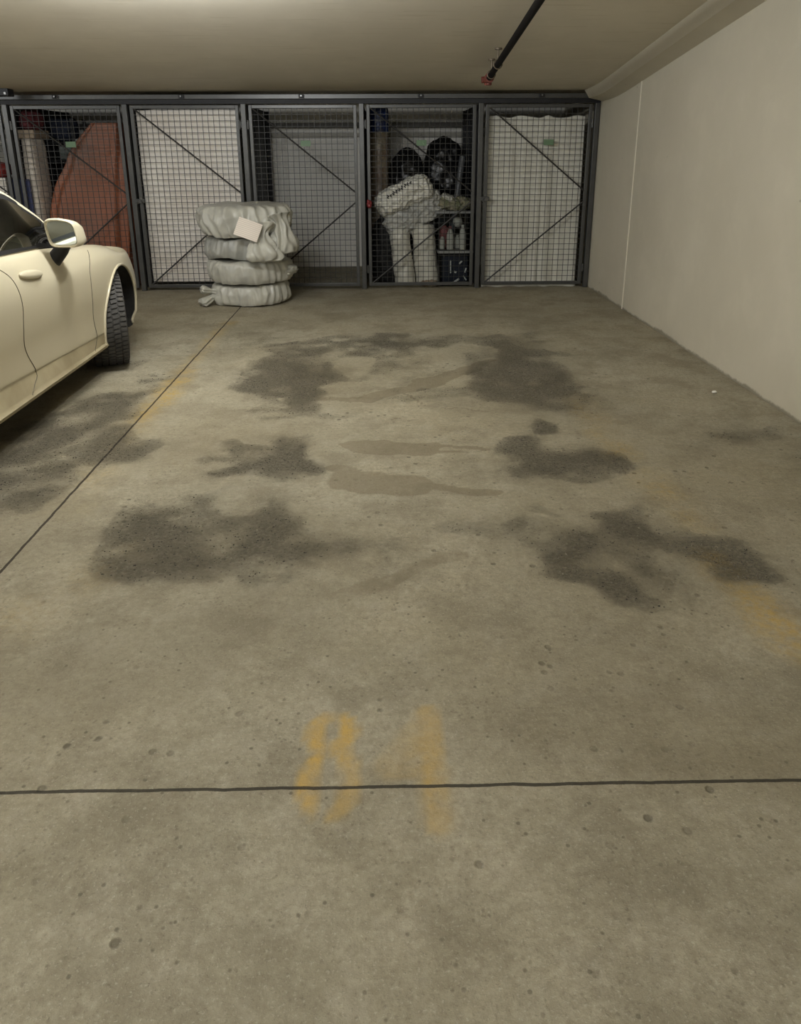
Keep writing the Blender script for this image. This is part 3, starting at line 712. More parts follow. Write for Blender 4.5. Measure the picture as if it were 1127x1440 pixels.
# white sack with carton and maroon bundle on top
Ys = CY+.27; LX = PX[1]+.05; a, b_ = W(22, 235, Ys), W(62, 235, Ys); a.x = LX; zt_ = W(40, 196, Ys).z; cx = (a.x+b_.x)/2; rx = (b_.x-a.x)/2
bm = bmesh.new(); rings(bm, [(.004, cx-.01, Ys, rx*.9, .17, 3.5), (.06, cx-.01, Ys, rx*.97, .19, 3.5), (.7, cx, Ys, rx*.98, .2, 3.5), (1.2, cx, Ys, rx*.98, .2, 3.5), (zt_-.04, cx, Ys, rx*.96, .19, 3), (zt_, cx, Ys, rx*.8, .16, 2.4)], 60, 50, wrinkle(.012, 5, 9))
solo('woven_sack', bm, M['sack'], 'tall white woven sack at the left of the tarp locker', 'sack', smooth=179)
a, b_ = W(14, 195, Ys), W(58, 183, Ys); a.x = LX; bm = bmesh.new(); box(bm, a.x, b_.x, Ys-.2, Ys+.2, zt_+.006, b_.z, .012)
solo('carton', bm, M['beige'], 'flat beige carton lying on the white woven sack', 'box')
zc2 = b_.z; a, b_ = W(11, 180, Ys), W(55, 160, Ys); a.x = LX+.01; bm = bmesh.new(); blob(bm, ((a.x+b_.x)/2, Ys, zc2+.10), ((b_.x-a.x)/2, .19, .115), 14, .03, 8, 2.8, flat=zc2+.004)
solo('cloth_bundle', bm, M['maroon'], 'maroon cloth bundle on top of the beige carton', 'cloth', smooth=179)
a, b_ = W(24, 300, CY+.04), W(39, 252, CY+.04)
bm = bmesh.new(); box(bm, a.x-.0, b_.x+.02, CY+.028, CY+.056, .004, b_.z, .012)
solo('blue_board', bm, M['blue'], 'narrow dark blue board standing in front of the white woven sack', 'board')
# shelf unit behind
ysh = CY+.70; xl, xr = PX[1]+.06, W(104, 200, ysh).x
t = thing('shelf_unit', ((xl+xr)/2, ysh+.2, 0), 'black metal shelf unit between the woven sack and the tarp', 'shelf')
for x in (xl, xr):
    for y in (ysh, ysh+.4):
        bm = bmesh.new(); box(bm, x-.015, x+.015, y-.015, y+.015, 0, 1.9); part('upright', bm, M['black'], t)
shz = []
for z in (.2, .8, 1.42, 1.62):
    bm = bmesh.new(); box(bm, xl+.016, xr-.016, ysh, ysh+.4, z, z+.025); part('shelf', bm, M['black'], t); shz.append(z+.026)
bm = bmesh.new(); blob(bm, ((xl+xr)/2, ysh+.2, shz[3]+.14), ((xr-xl)/2-.03, .17, .14), 15, .03, 8, 3, flat=shz[3]+.002)
solo('duffel_bag', bm, M['navy'], 'dark navy bag on the top of the black shelf unit', 'bag', smooth=179)
bm = bmesh.new(); box(bm, xl+.2, xr-.03, ysh+.02, ysh+.36, shz[1]+.001, shz[1]+.38, .006)
solo('storage_box', bm, M['navy'], 'dark box on the middle board of the black shelf unit', 'box')
bm = bmesh.new(); box(bm, xl+.17, xr-.03, ysh-.0, ysh+.34, shz[2]-.0+.001, shz[2]+.15, .006)
solo('storage_box', bm, M['greybox'], 'grey green box on the shelf beside the tarp peak', 'box')
# sliver of the next locker
a = W(-6, 262, CY+.06); bm = bmesh.new(); box(bm, a.x-.35, a.x+.09, CY+.12, CY+.5, .004, W(3, 250, CY+.12).z, .01)
solo('white_carton', bm, M['sheet'], 'white carton at the far left edge just above the car roof pillar', 'box')
z_ = W(3, 250, CY+.12).z; bm = bmesh.new(); blob(bm, (a.x-.1, CY+.3, z_+.08), (.19, .14, .09), 18, .02, 8, 2.6, flat=z_+.004)
solo('red_bag', bm, mat('red_cloth', S(150, 52, 46), .7), 'red bag on the white carton at the far left edge', 'bag', smooth=179)

# ------------------------------------------------------------------ bagged tyres in front of the lockers
tx, ty = -1.415, 7.97
def bagged(z0, z1, r, ox, oy, s, label, m, amp=.035, slant=2.0):
    cx, cy = tx+ox, ty+oy; h = z1-z0
    t = thing('bagged_tire', (cx, cy, z0), label, 'bagged tire', 'stack of bagged tires')
    def d(v, th, t_, n):
        q0 = Vector((math.cos(th)*3.2, math.sin(th)*3.2, v.z*2.4+slant*math.sin(th*1.5+s)))
        rad = amp*(.8*nz3(v, 3.2, s)+.9*(crease(q0, 1.0, s+1)-.6)+.45*(crease(q0, 2.3, s+2)-.6)+.25*(crease(v, 9, s+3)-.5))
        q = v+n*rad*min(1, (v-Vector((cx, cy, v.z))).length/.2)
        q.z += (.02*nz3(v, 4, s+4)+.014*(crease(v, 5, s+6)-.5))
        q.z = max(q.z, z0+.002); return q
    bm = bmesh.new()
    rings(bm, [(z0, cx, cy, .05, .05, 2), (z0+.003, cx, cy, r*.84, r*.84, 2), (z0+h*.1, cx, cy, r*.97, r*.97, 2.1), (z0+h*.35, cx, cy, r*1.02, r*1.02, 2.1), (z0+h*.68, cx, cy, r*1.01, r*1.01, 2.1), (z0+h*.9, cx, cy, r*.94, r*.94, 2.1), (z1-.012, cx, cy, r*.74, r*.74, 2), (z1-.02, cx, cy, r*.1, r*.1, 2)], 190, 50, d)
    part('bag', bm, m, t, 179)
    return t
def gather(t, root, tip, w, s, n=40):
    """gathered loose end of a bag: a ruffled cone from root to tip"""
    root, tip = Vector(root), Vector(tip); d = tip-root; bm = bmesh.new()
    def f(v, th, t_, nn):
        k = .4+.6*t_; return v+nn*(.35*w*k*math.sin(th*7+4*nz3(v, 6, s))*.5+.25*w*nz3(v, 9, s))
    Lh = d.length
    rings(bm, [(-.02, 0, 0, w*.9, w*.7, 2), (Lh*.15, 0, 0, w*.45, w*.35, 2), (Lh*.4, 0, 0, w*.6, w*.4, 2), (Lh*.85, 0, 0, w*1.1, w*.55, 2), (Lh, 0, 0, w*.9, w*.3, 2)], n, 24, f)
    bmesh.ops.transform(bm, matrix=Matrix.Translation(root) @ d.to_track_quat('Z', 'Y').to_matrix().to_4x4(), verts=bm.verts)
    for v in bm.verts: v.co.z = max(v.co.z, .004)
    part('bag_tail', bm, M['whitebag'], t, 179)
t4 = bagged(0, .232, .395, .02, 0, 51, 'white bagged tire at the bottom of the stack on the floor', M['whitebag'])
gather(t4, (tx-.33, ty-.22, .10), (tx-.45, ty-.31, .035), .085, 3); gather(t4, (tx-.33, ty-.24, .15), (tx-.44, ty-.30, .18), .06, 4)
t3 = bagged(.235, .475, .425, .03, -.005, 61, 'white bagged tire second from the bottom of the stack', M['whitebag'])
gather(t3, (tx+.40, ty-.10, .38), (tx+.50, ty-.14, .33), .09, 6)
t2 = bagged(.478, .70, .395, -.01, .01, 71, 'bluish white bagged tire second from the top of the stack', M['bagblue'])
t1 = bagged(.702, 1.02, .465, .01, -.0, 81, 'white bagged tire on top of the stack carrying a paper label', M['whitebag'], .05)
gather(t1, (tx+.23, ty-.42, .82), (tx+.26, ty-.53, .49), .15, 8, 64); gather(t1, (tx+.38, ty-.27, .90), (tx+.47, ty-.32, .54), .17, 9, 64)
# paper label on the top bag
ctr = W(349, 323, ty-.555); bm = bmesh.new()
r = bmesh.ops.create_grid(bm, x_segments=8, y_segments=8, size=.5)
for v in bm.verts: v.co = Vector((v.co.x*.235, v.co.y*.185, .012*math.cos(v.co.x*2.2)))
ext = bmesh.ops.solidify(bm, geom=bm.faces[:], thickness=.002)
pl = mesh_obj('paper_label', bm, M['paper'], None)
pl.parent = t1; pl.location = ctr-t1.location
pl.rotation_euler = (math.radians(82), math.radians(16), 0)
pl.rotation_euler = (Matrix.Rotation(math.radians(20), 3, 'Y') @ Matrix.Rotation(math.radians(68), 3, 'X')).to_euler()
pl['label'] = 'tilted printed paper label'

# ------------------------------------------------------------------ car
FY, XC = 5.50, -2.88
def car_z(s): return 0
ST = [  # s, zbot, (sill w, z), crease w,z, w.45, w.62, w.78, (shoulder w,z), (belt w,z), (top w,z), zc
 (.93, .24, .50, .30, .54, .36, .56, .55, .50, .43, .665, .38, .685, .28, .70, .70),
 (.86, .21, .66, .27, .70, .34, .72, .71, .65, .58, .685, .52, .71, .36, .725, .72),
 (.70, .19, .79, .25, .83, .33, .845, .835, .78, .71, .715, .63, .745, .46, .755, .75),
 (.42, .19, .89, .24, .92, .33, .93, .925, .89, .82, .775, .73, .81, .54, .80, .79),
 (.12, .19, .94, .24, .955, .33, .965, .972, .95, .895, .825, .79, .868, .58, .852, .83),
 (-.18, .19, .95, .235, .958, .33, .970, .98, .966, .925, .845, .83, .90, .62, .885, .865),
 (-.50, .19, .952, .235, .945, .325, .952, .968, .962, .93, .85, .86, .915, .68, .92, .905),
 (-.90, .19, .955, .235, .93, .33, .936, .955, .958, .93, .865, .872, .965, .78, .972, .972),
 (-1.5, .19, .955, .235, .92, .345, .928, .95, .955, .93, .885, .872, .985, .78, .99, .99),
 (-2.0, .19, .955, .235, .925, .36, .934, .955, .962, .935, .90, .870, .995, .78, 1.0, 1.0),
 (-2.5, .19, .955, .24, .94, .37, .952, .97, .98, .955, .91, .868, 1.0, .78, 1.0, 1.0),
 (-2.9, .19, .955, .25, .955, .37, .968, .985, .99, .965, .92, .86, 1.005, .76, 1.0, 1.0),
 (-3.3, .20, .94, .27, .95, .37, .962, .972, .968, .935, .91, .82, .985, .66, 1.0, 1.0),
 (-3.7, .22, .88, .29, .90, .38, .915, .92, .91, .86, .89, .74, .95, .52, .97, .975),
 (-3.98, .26, .74, .32, .77, .40, .79, .80, .78, .72, .86, .62, .90, .42, .92, .925),
 (-4.05, .30, .62, .36, .65, .42, .67, .68, .66, .60, .83, .52, .87, .36, .885, .89)]
def st_at(s):
    n = len(ST); 
    for i in range(n-1):
        if ST[i][0] >= s >= ST[i+1][0]:
            u = (ST[i][0]-s)/(ST[i][0]-ST[i+1][0]); break
    p0, p1, p2, p3 = ST[max(i-1, 0)], ST[i], ST[i+1], ST[min(i+2, n-1)]
    # non-uniform tangents
    def tan(a, b_, c): return [(y2-y0)/(c[0]-a[0]) if c[0] != a[0] else 0 for y0, y2 in zip(a, c)]
    m1 = tan(p0, p1, p2); m2 = tan(p1, p2, p3); h = p2[0]-p1[0]
    out = []
    for a, b_, t1_, t2_ in zip(p1, p2, m1, m2):
        out.append((2*u**3-3*u*u+1)*a+(u**3-2*u*u+u)*h*t1_+(-2*u**3+3*u*u)*b_+(u**3-u*u)*h*t2_)
    return out
def prof_at(s):
    _, zb, sw, sz, cw, cz, w45, w62, w78, hw, hz_, bw, bz, tw, tz, zc = st_at(s)
    lip = [(0, zb), (sw-.10, zb), (sw-.035, zb+.004), (sw-.008, zb+.02), (sw, sz-.004), (sw-.012, sz+.010)]
    up = [(sw-.012, sz+.010), (cw-.004, cz-.012), (cw, cz+.012), (w45, .47), (w62, .62), (w78, .77), (hw, hz_), (bw, bz), (tw, tz), (0, zc)]
    return lip, up
SS = list(np.linspace(.93, -4.05, 150))
UPN = 46
def body_mesh():
    bm = bmesh.new(); Rw = []
    for s in SS:
        lip, up = prof_at(s); pts = list(lip[:-1])
        n = len(up)-1
        for k in range(UPN+1): pts.append(tuple(cr(up, k/UPN)))
        row = [(x, z) for x, z in pts]
        full = [bm.verts.new((XC+x, FY+s, z)) for x, z in row] + [bm.verts.new((XC-x, FY+s, z)) for x, z in row[-2:0:-1]]
        Rw.append(full)
    m_ = len(Rw[0])
    for A_, B_ in zip(Rw, Rw[1:]):
        for k in range(m_): bm.faces.new((A_[k], A_[(k+1) % m_], B_[(k+1) % m_], B_[k]))
    bm.faces.new(Rw[0][::-1]); bm.faces.new(Rw[-1]); bmesh.ops.recalc_face_normals(bm, faces=bm.faces)
    # lower skirt gets the dusty lower-body paint
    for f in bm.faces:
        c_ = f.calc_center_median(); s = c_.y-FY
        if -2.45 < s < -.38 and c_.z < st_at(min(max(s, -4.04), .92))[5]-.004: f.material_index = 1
        if -3.4 < s < -.62 and c_.z > .9 and f.normal.z > .9 and abs(c_.x-XC) < st_at(s)[11]-.03: f.material_index = 3
    return bm
bm = body_mesh(); me0 = bpy.data.meshes.new('tmp'); bm.to_mesh(me0); bm.free()
for k in ('paint', 'skirt', 'liner', 'interior'): me0.materials.append(M[k])
tmp = bpy.data.objects.new('tmp', me0); C.objects.link(tmp)
AR = .387
bm = bmesh.new()
for s in (0.02, -2.9):
    for sd in (-1, 1):
        n = 72; r0 = AR if s > -1 else AR+.005
        a = [bm.verts.new((XC+sd*.52, FY+s+r0*math.cos(2*PI*k/n), .345+r0*math.sin(2*PI*k/n))) for k in range(n)]
        b_ = [bm.verts.new((XC+sd*1.15, FY+s+r0*math.cos(2*PI*k/n), .345+r0*math.sin(2*PI*k/n))) for k in range(n)]
        for k in range(n): bm.faces.new((a[k], a[(k+1) % n], b_[(k+1) % n], b_[k]))
        bm.faces.new(a[::-1]); bm.faces.new(b_)
bmesh.ops.recalc_face_normals(bm, faces=bm.faces)
for f in bm.faces: f.material_index = 2
me1 = bpy.data.meshes.new('tmpc'); bm.to_mesh(me1); bm.free()
for k in ('paint', 'skirt', 'liner', 'interior'): me1.materials.append(M[k])
cut = bpy.data.objects.new('tmpc', me1); C.objects.link(cut)
md = tmp.modifiers.new('b', 'BOOLEAN'); md.operation = 'DIFFERENCE'; md.solver = 'EXACT'; md.object = cut
dgp = bpy.context.evaluated_depsgraph_get(); dgp.update()
meb = bpy.data.meshes.new_from_object(tmp.evaluated_get(dgp))
bodybm = bmesh.new(); bodybm.from_mesh(me0); bvh = BVHTree.FromBMesh(bodybm); bodybm.free()
for o in (tmp, cut): bpy.data.objects.remove(o)
car = thing('car', (XC, FY-1.5, 0), 'white car parked at the left with its front wheel turned', 'car')
meb.name = 'body'
ob = bpy.data.objects.new('body', meb); C.objects.link(ob); ob.parent = car; ob.location = -car.location
meb.shade_smooth(); meb.set_sharp_from_angle(angle=math.radians(28))
def side(s, z, sd=1, off=0.0):
    h_ = bvh.ray_cast(Vector((XC+sd*2, FY+s, z)), Vector((-sd, 0, 0)))
    return h_[0]+Vector((sd*off, 0, 0)) if h_[0] is not None else None
# panel gaps
def gapline(pts, sd, r=.0028):
    P = []
    for i in range(41):
        s, z = cr(pts, i/40); q = side(s, z, sd, .0)
        if q is not None: P.append(q)
    bm = bmesh.new(); tube(bm, P, r, 6); return bm
def onbody(pts):
    out = []
    for px, py in pts:
        d_ = at(px, py, 0, -2.5)-Vector((0, 0, CH)); h_ = bvh.ray_cast(Vector((0, 0, CH)), d_.normalized())
        if h_[0] is not None: out.append((h_[0].y-FY, h_[0].z))
    return out
front_gap = onbody([(123, 352), (126, 376), (128, 398), (129.5, 415), (130.5, 430), (132, 452), (136.5, 472), (135.5, 482), (134.5, 494)])
rear_gap = onbody([(0, 380), (15, 391), (26, 409), (32, 432), (33, 458), (34, 483), (39, 500), (51, 524), (49, 540), (46, 556)])
rear_gap = [(rear_gap[0][0]-.07, min(.97, rear_gap[0][1]+.035))]+rear_gap
for sd in (1, -1):
    part('panel_gap', gapline(front_gap, sd), M['gap'], car); part('panel_gap', gapline(rear_gap, sd), M['gap'], car)
    part('panel_gap', gapline([(-2.75, .97), (-2.68, .86), (-2.50, .74), (-2.47, .60), (-2.48, .45), (-2.44, .35), (-2.44, .26)], sd), M['gap'], car)
    # wheel arch lip
    for s0, r0 in ((.02, AR), (-2.9, AR+.005)):
        P = []
        for k in range(61):
            a = math.radians(-22+224*k/60); q = side(s0+(r0+.004)*math.cos(a), .345+(r0+.004)*math.sin(a), sd, .001)
            if q is not None and q.z > .21: P.append(q)
        bm = bmesh.new(); tube(bm, P, .010, 8); part('arch_lip', bm, M['paint'], car, 179)
# front right wheel wells show a dark liner edge already; handles
for sd in (1, -1):
    for s0 in (-1.315, -2.24):
        q = side(s0, .872, sd); t_ = side(s0, .90, sd); b_ = side(s0, .845, sd); dz = (t_-b_).normalized()
        bm = bmesh.new(); tl = math.radians(0)
        for v in blob(bm, (0, 0, 0), (.018, .125, .026), 1, 0, 5, 2.2, sub=4): pass
        rotm = Matrix.Rotation(math.atan2(dz.x, dz.z), 3, 'Y') @ Matrix.Rotation(math.radians(-6), 3, 'X')
        for v in bm.verts:
            v.co.y *= 1; v.co = rotm @ v.co + q+Vector((sd*.010, 0, 0))
        h = part('door_handle', bm, M['paint'], car, 179)
        bm = bmesh.new(); blob(bm, (0, 0, 0), (.006, .05, .034), 1, 0, 5, 2, sub=3)
        for v in bm.verts: v.co = rotm @ v.co + q+Vector((sd*.002, .01, -.032))
        part('handle_recess', bm, M['skirt'], h, 179)
# greenhouse
GS = [  # s, belt w, belt z, rail w, rail z, centre z
 (-.42, .845, .905, .80, .915, .90), (-.58, .868, .925, .846, .955, 1.00), (-.76, .872, .95, .822, 1.098, 1.145), (-.92, .874, .966, .775, 1.215, 1.245), (-1.08, .874, .972, .725, 1.312, 1.33), (-1.3, .873, .98, .675, 1.35, 1.375), (-1.6, .872, .988, .645, 1.365, 1.395),
 (-2.0, .870, .995, .635, 1.368, 1.40), (-2.5, .868, 1.0, .64, 1.345, 1.38), (-2.9, .85, 1.003, .655, 1.27, 1.315), (-3.25, .81, .99, .68, 1.15, 1.21), (-3.55, .755, .96, .70, 1.0, 1.09), (-3.75, .70, .93, .68, .945, .985)]
def gs_at(s):
    for i in range(len(GS)-1):
        if GS[i][0] >= s >= GS[i+1][0]: break
    u = (GS[i][0]-s)/(GS[i][0]-GS[i+1][0]); p0, p1, p2, p3 = GS[max(i-1, 0)], GS[i], GS[i+1], GS[min(i+2, len(GS)-1)]
    out = []
    for a, b_, c, d in zip(p0, p1, p2, p3): out.append(.5*(2*b_+(c-a)*u+(2*a-5*b_+4*c-d)*u*u+(3*b_-a-3*c+d)*u**3))
    return out
gss = list(np.linspace(-.42, -3.75, 120)); NS, NR = 20, 16
grid = {}
for i, s in enumerate(gss):
    _, bw, bz, rw, rz, zc = gs_at(s)
    for j in range(NS+1):
        t = j/NS; bul = .022*math.sin(PI*t); dx, dz = rw-bw, rz-bz; l = math.hypot(dx, dz)+1e-6
        grid[i, j] = (bw+dx*t+bul*abs(dz)/l*.8, bz-.008+(dz+.008)*t, s)
    for j in range(1, NR+1):
        a = j/NR*PI/2; grid[i, NS+j] = (rw*math.cos(a)**.9 if j < NR else 0, rz+(zc-rz)*math.sin(a), s)
def cls(s, j):
    _, bw, bz, rw, rz, zc = gs_at(s)
    if j < NS:
        t = (j+.5)/NS
        hgt = rz-bz
        if hgt < .13: return 'trim'
        if t*hgt < .040: return 'trim'
        if -1.80 < s < -1.72 or -2.74 < s < -2.70: return 'trim'
        if (1-t)*hgt < .022: return 'roof'
        if (1-t)*hgt < .05: return 'trim'
        if s < -3.2: return 'roof'
        return 'side'
    k = j-NS
    if s > -1.22: return 'roof' if k < 2 else 'wind'
    if s < -2.95: return 'roof' if k < 3 else 'rear'
    return 'roof'
buckets = {}
for sd in (1, -1):
    for i in range(len(gss)-1):
        for j in range(NS+NR):
            c_ = cls((gss[i]+gss[i+1])/2, j)
            if c_ == 'side': c_ = ('side', sd, 0 if gss[i] > -1.76 else (1 if gss[i] > -2.72 else 2))
            buckets.setdefault(c_, []).append((sd, i, j))
def gmesh(fl, th):
    bm = bmesh.new(); V = {}
    def vv(sd, i, j):
        if j == NS+NR: sd = 1
        if (sd, i, j) not in V: x, z, s = grid[i, j]; V[sd, i, j] = bm.verts.new((XC+sd*x, FY+s, z))
        return V[sd, i, j]
    for sd, i, j in fl:
        q = [vv(sd, i, j), vv(sd, i+1, j), vv(sd, i+1, j+1), vv(sd, i, j+1)]
        if sd < 0: q = q[::-1]
        try: bm.faces.new(q)
        except ValueError: pass
    bmesh.ops.recalc_face_normals(bm, faces=bm.faces)
    return bm
for k, fl in buckets.items():
    nm, mt = {'roof': ('roof', M['paint']), 'trim': ('window_trim', M['black']), 'wind': ('windshield', M['carglass']), 'rear': ('rear_window', M['carglass'])}.get(k, ('side_window', M['carglass']))
    part(nm, gmesh(fl, .004), mt, car, 179)
# seats and steering wheel inside
for sx in (-.38, .38):
    for s0 in (-1.75, -2.55):
        bm = bmesh.new(); blob(bm, (XC+sx, FY+s0, 1.0), (.23, .07, .17), 2, 0, 5, 3.5, rot=Matrix.Rotation(math.radians(-14), 3, 'X'), sub=4)
        st_ = part('seat_back', bm, M['interior'], car, 179)
        bm = bmesh.new(); blob(bm, (XC+sx, FY+s0-.05, 1.22), (.13, .05, .085), 2, 0, 5, 3, sub=4); part('headrest', bm, M['interior'], st_, 179)
bm = bmesh.new(); cs = Vector((XC-.38, FY-1.10, .995)); ax = Matrix.Rotation(math.radians(68), 3, 'X')
P = [cs+ax @ Vector((  .195*math.cos(2*PI*k/48), .195*math.sin(2*PI*k/48), 0)) for k in range(49)]
tube(bm, P, .009, 8, False); tube(bm, [cs+ax @ Vector((-.19, 0, 0)), cs+ax @ Vector((.19, 0, 0))], .012, 8); part('steering_wheel', bm, M['chrome'], car, 179)
bm = bmesh.new(); blob(bm, (XC, FY-.95, .975), (.72, .2, .045), 2, 0, 5, 3, sub=4); part('dashboard', bm, M['interior'], car, 179)
# mirrors
for sd in (1, -1):
    yf = FY-1.02; mc = W(86, 328, yf); c = Vector((XC+sd*(mc.x-XC), yf, mc.z))
    bm = bmesh.new()
    # head: lofted along +Y from the glass face to the nose
    def mring(y, kx, kz, ox, oz, p=4.6, n=48):
        row = []
        for k in range(n):
            th = 2*PI*k/n; cc, s_ = math.cos(th), math.sin(th); e = 2/p
            x = abs(cc)**e*math.copysign(1, cc)*kx; z = abs(s_)**e*math.copysign(1, s_)*kz
            if x > 0: z *= 1-.18*(x/kx) if z > 0 else 1
            row.append(bm.verts.new(c+Vector((sd*(x*.93+ox-.012*z/kz), y, z+oz))))
        return row
    lay = [mring(.012, .080, .067, 0, 0), mring(0, .084, .071, 0, 0), mring(-.005, .089, .077, 0, 0), mring(.0, .094, .083, 0, 0), mring(.02, .097, .085, .002, 0), mring(.07, .096, .080, .006, -.004), mring(.12, .086, .063, .010, -.010), mring(.155, .064, .043, .012, -.016), mring(.17, .03, .02, .012, -.018)]
    for A_, B_ in zip(lay, lay[1:]):
        for k in range(48): bm.faces.new((A_[k], A_[(k+1) % 48], B_[(k+1) % 48], B_[k]))
    bm.faces.new(lay[0]); bm.faces.new(lay[-1]); bmesh.ops.recalc_face_normals(bm, faces=bm.faces)
    mr = part('wing_mirror', bm, M['paint'], car, 50)
    bm = bmesh.new(); g = mring(.007, .080, .067, 0, 0); bm.faces.new(g); g2 = mring(.011, .080, .067, 0, 0); bm.faces.new(g2[::-1])
    for k in range(48): bm.faces.new((g[k], g2[k], g2[(k+1) % 48], g[(k+1) % 48]))
    bmesh.ops.recalc_face_normals(bm, faces=bm.faces); part('mirror_glass', bm, M['mirror'], mr, 30)
    q = side(-.93, .905, sd); bm = bmesh.new(); tube(bm, [q+Vector((-sd*.02, .02, -.02)), q.lerp(c, .45)+Vector((0, .06, -.02)), c+Vector((-sd*.01, .07, -.06))], .046, 14, r1=.036)
    part('mirror_stalk', bm, M['black'], mr, 50)
# wheels
def tyre_bm():
    bm = bmesh.new(); Rr, Wd = .345, .125
    pr_ = [(-.08, .235), (-.105, .25), (-Wd, .285), (-Wd+.004, .318), (-Wd+.022, .332), (-.06, .332), (0, .332), (.06, .332), (Wd-.022, .332), (Wd-.004, .318), (Wd, .285), (.105, .25), (.08, .235)]
    n = 96; rows = [[bm.verts.new((x, r*math.cos(2*PI*k/n), r*math.sin(2*PI*k/n))) for k in range(n)] for x, r in pr_]
    for A_, B_ in zip(rows, rows[1:]):
        for k in range(n): bm.faces.new((A_[k], A_[(k+1) % n], B_[(k+1) % n], B_[k]))
    nb = 60
    for ri, (xa_, xb_, ph, skew) in enumerate([(-.116, -.078, 0, .0), (-.069, -.030, .5, .25), (-.022, .022, .2, -.2), (.030, .069, .6, -.25), (.078, .116, .1, 0)]):
        for k in range(nb):
            a0_ = 2*PI*(k+ph)/nb; a1_ = a0_+2*PI/nb*.70; vs = []
            for (x, a) in ((xa_, a0_), (xb_, a0_+skew*.08), (xb_, a1_+skew*.08), (xa_, a1_)):
                for rr_ in (.329, Rr-(.004 if abs(x) > .1 else 0)): vs.append(bm.verts.new((x, rr_*math.cos(a), rr_*math.sin(a))))
            lo, hi = vs[0::2], vs[1::2]; bm.faces.new(hi)
            for q in range(4): bm.faces.new((lo[q], lo[(q+1) % 4], hi[(q+1) % 4], hi[q]))
    bmesh.ops.recalc_face_normals(bm, faces=bm.faces); return bm
def rim_bm():
    bm = bmesh.new(); n = 60; pr_ = [(-.10, .235), (-.02, .225), (.075, .23), (.10, .238), (.10, .225), (.03, .215), (-.08, .215)]
    rows = [[bm.verts.new((x, r*math.cos(2*PI*k/n), r*math.sin(2*PI*k/n))) for k in range(n)] for x, r in pr_]
    for A_, B_ in zip(rows, rows[1:]):
        for k in range(n): bm.faces.new((A_[k], A_[(k+1) % n], B_[(k+1) % n], B_[k]))
    tube(bm, [(-.03, 0, 0), (.085, 0, 0)], .055, 20)
    for k in range(5):
        for da in (-.14, .14):
            a = 2*PI*k/5+da; tube(bm, [(.075, .045*math.cos(a), .045*math.sin(a)), (.085, .22*math.cos(a), .22*math.sin(a))], .018, 8)
    tube(bm, [(-.06, 0, 0), (-.04, 0, 0)], .17, 30)
    bmesh.ops.recalc_face_normals(bm, faces=bm.faces); return bm
tm = None
for s0, sd, st in ((-.0, 1, 22), (-.0, -1, 22), (-2.9, 1, 0), (-2.9, -1, 0)):
    if tm is None:
        tb = bpy.data.meshes.new('tyre'); q = tyre_bm(); q.to_mesh(tb); q.free(); tb.materials.append(M['tyre'])
        rb_ = bpy.data.meshes.new('rim'); q = rim_bm(); q.to_mesh(rb_); q.free(); rb_.materials.append(M['rim']); rb_.shade_smooth(); rb_.set_sharp_from_angle(angle=.7); tm = 1
    o = bpy.data.objects.new('wheel', tb); C.objects.link(o); o.parent = car
    o.location = Vector((XC+sd*.842, FY+s0-.02*(s0 > -1), .345))-car.location
    o.rotation_euler = (0, 0, math.radians(st)+(0 if sd > 0 else PI))
    r_ = bpy.data.objects.new('rim', rb_); C.objects.link(r_); r_.parent = o
# lamps and plates at the ends
for sd in (1, -1):
    bm = bmesh.new(); blob(bm, (XC+sd*.62, FY+.80, .66), (.12, .10, .06), 2, 0, 5, 2.4, sub=4); part('headlight', bm, M['lamp_clear'], car, 179)
bm = bmesh.new(); box(bm, XC-.66, XC+.66, FY-4.07, FY-3.98, .80, .845, .01); part('tail_light', bm, M['lamp_red'], car)
bm = bmesh.new(); box(bm, XC-.4, XC+.4, FY+.90, FY+.945, .30, .42, .01); part('front_grille', bm, M['black'], car)
# underbody
bm = bmesh.new(); box(bm, XC-.75, XC+.75, FY-3.2, FY-.5, .165, .20); part('underbody', bm, M['black'], car)

# ------------------------------------------------------------------ sprinkler pipe
dn = .125
def pipe_pt(px, py):
    # intersection of the view ray with the plane hanging dn under the soffit
    lo, hi = 2., 8.6
    for _ in range(60):
        y = (lo+hi)/2; p = W(px, py, y)
        if p.z > ceil_z(y)-dn: hi = y
        else: lo = y
    return W(px, py, (lo+hi)/2)
pe = pipe_pt(688, 110); pn = pipe_pt(748, 18)
u = (pn-pe).normalized(); slope = Vector((0, -1, .122)).normalized()
u = (u*.0+slope).normalized() if abs(u.x) < .04 else u
t = thing('sprinkler_pipe', pe, 'black sprinkler pipe hanging under the sloped ceiling', 'pipe')
u = (pn-pe).normalized(); far = pe+u*((pe.y-.9)/-u.y)
bm = bmesh.new(); tube(bm, [pe, far], .027, 16); part('pipe_run', bm, M['pipe'], t, 60)
bm = bmesh.new(); tube(bm, [pe-u*.055, pe+u*.03], .043, 16); tube(bm, [pe-u*.045, pe-u*.045-Vector((.06, 0, .005))], .028, 12); tube(bm, [pe-u*.02, pe-u*.02+Vector((0, 0, -.05))], .022, 12)
tube(bm, [pe-u*.045, pe-u*.06-Vector((0, 0, .04))], .034, 12); part('end_fitting', bm, M['red'], t, 40, label='red end fitting')
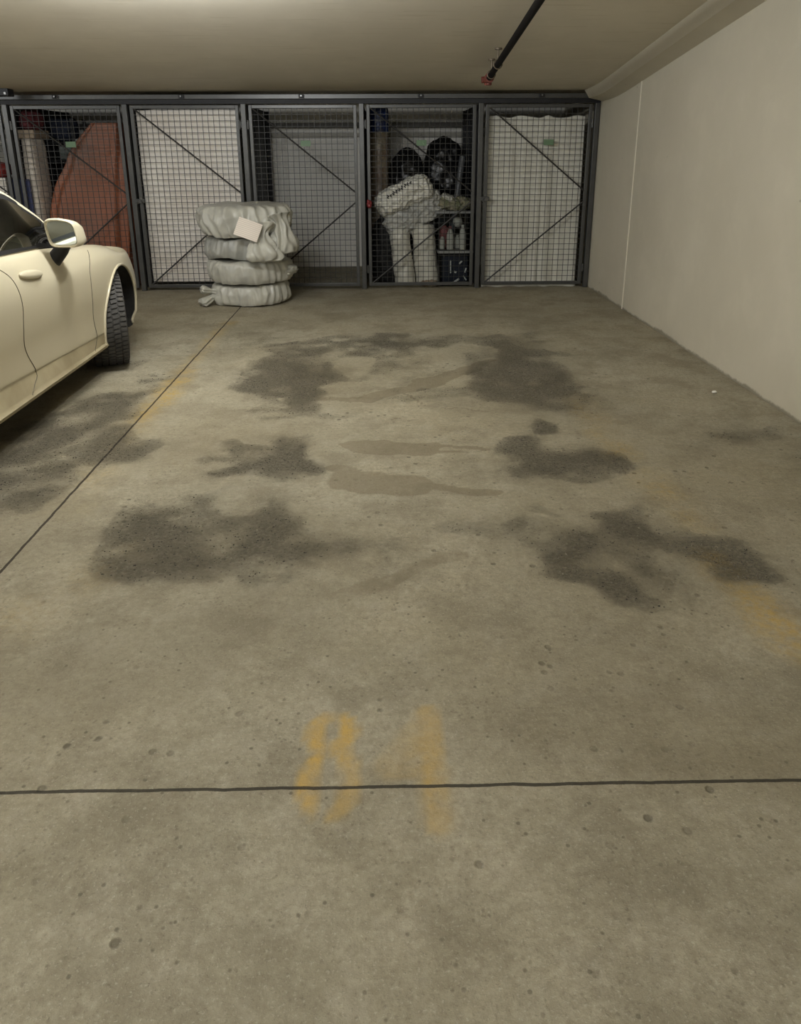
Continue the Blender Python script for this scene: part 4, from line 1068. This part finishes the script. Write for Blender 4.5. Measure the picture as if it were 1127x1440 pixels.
for d_ in (.14, .50):
    c = pe+u*d_; zc_ = ceil_z(c.y)
    bm = bmesh.new(); tube(bm, [(c.x-.0, c.y, c.z+.02), (c.x-.0, c.y, zc_)], .006, 8); tube(bm, [(c.x, c.y, zc_-.012), (c.x, c.y, zc_)], .03, 12)
    tube(bm, [c+Vector((.034*math.cos(2*PI*k/20), 0, .034*math.sin(2*PI*k/20))) for k in range(21)], .005, 6, False); part('hanger', bm, M['rust'], t, 40)
# ceiling box at the far left
c = W(2, 124, CY-.3); bm = bmesh.new(); zc_ = ceil_z(CY-.3)
t = thing('ceiling_junction_box', (c.x, CY-.3, zc_-.05), 'small black box on the ceiling at the far left edge', 'box')
box(bm, c.x-.09, c.x+.09, CY-.37, CY-.23, zc_-.07, zc_+.02, .008); part('housing', bm, M['black'], t)
bm = bmesh.new(); tube(bm, [(c.x+.06, CY-.37, zc_-.045), (c.x+.06, CY-.378, zc_-.045)], .012, 12); part('indicator', bm, M['bolt'], t)
# scrap on the floor
c = G(1005, 553); bm = bmesh.new(); blob(bm, (c.x, c.y, .008), (.016, .012, .008), 2, .006, 60, 2, sub=3, flat=.001)
solo('paper_scrap', bm, M['litter'], 'tiny white scrap on the floor near the right wall', 'litter', smooth=179)

# ------------------------------------------------------------------ light
def unseen_lamp(x, y, power, drop=.26, along='X', col=(1, 1.02, 1.03), length=1.2):
    # stands in for an unseen batten, no fixture: three soft bulbs shine all round
    z = ceil_z(max(y, .8))-drop
    for k in (-1, 0, 1):
        l = bpy.data.lights.new('unseen_lamp', 'POINT'); l.shadow_soft_size = .07; l.energy = power/3; l.color = col
        o = bpy.data.objects.new('unseen_lamp', l); C.objects.link(o)
        o.location = (x+(k*length/3 if along == 'X' else 0), y+(k*length/3 if along == 'Y' else 0), z)
for x, y, pw in ((-1.3, 4.5, 128), (-1.6, -.2, 104), (-1.0, -5.0, 190), (-6.4, 4.7, 110), (-6.4, -.4, 120)):  # first lamp inferred from the light, the unseen others added to spread light wider
    unseen_lamp(x, y, pw)
w = bpy.data.worlds.new('world'); scn.world = w; w.use_nodes = True
bg = w.node_tree.nodes['Background']; bg.inputs[0].default_value = (1, 1, .97, 1); bg.inputs[1].default_value = .3
scn.view_settings.view_transform = 'Standard'; scn.view_settings.look = 'None'; scn.view_settings.gamma = 1
scn.view_settings.use_curve_mapping = False; scn.view_settings.exposure = 0
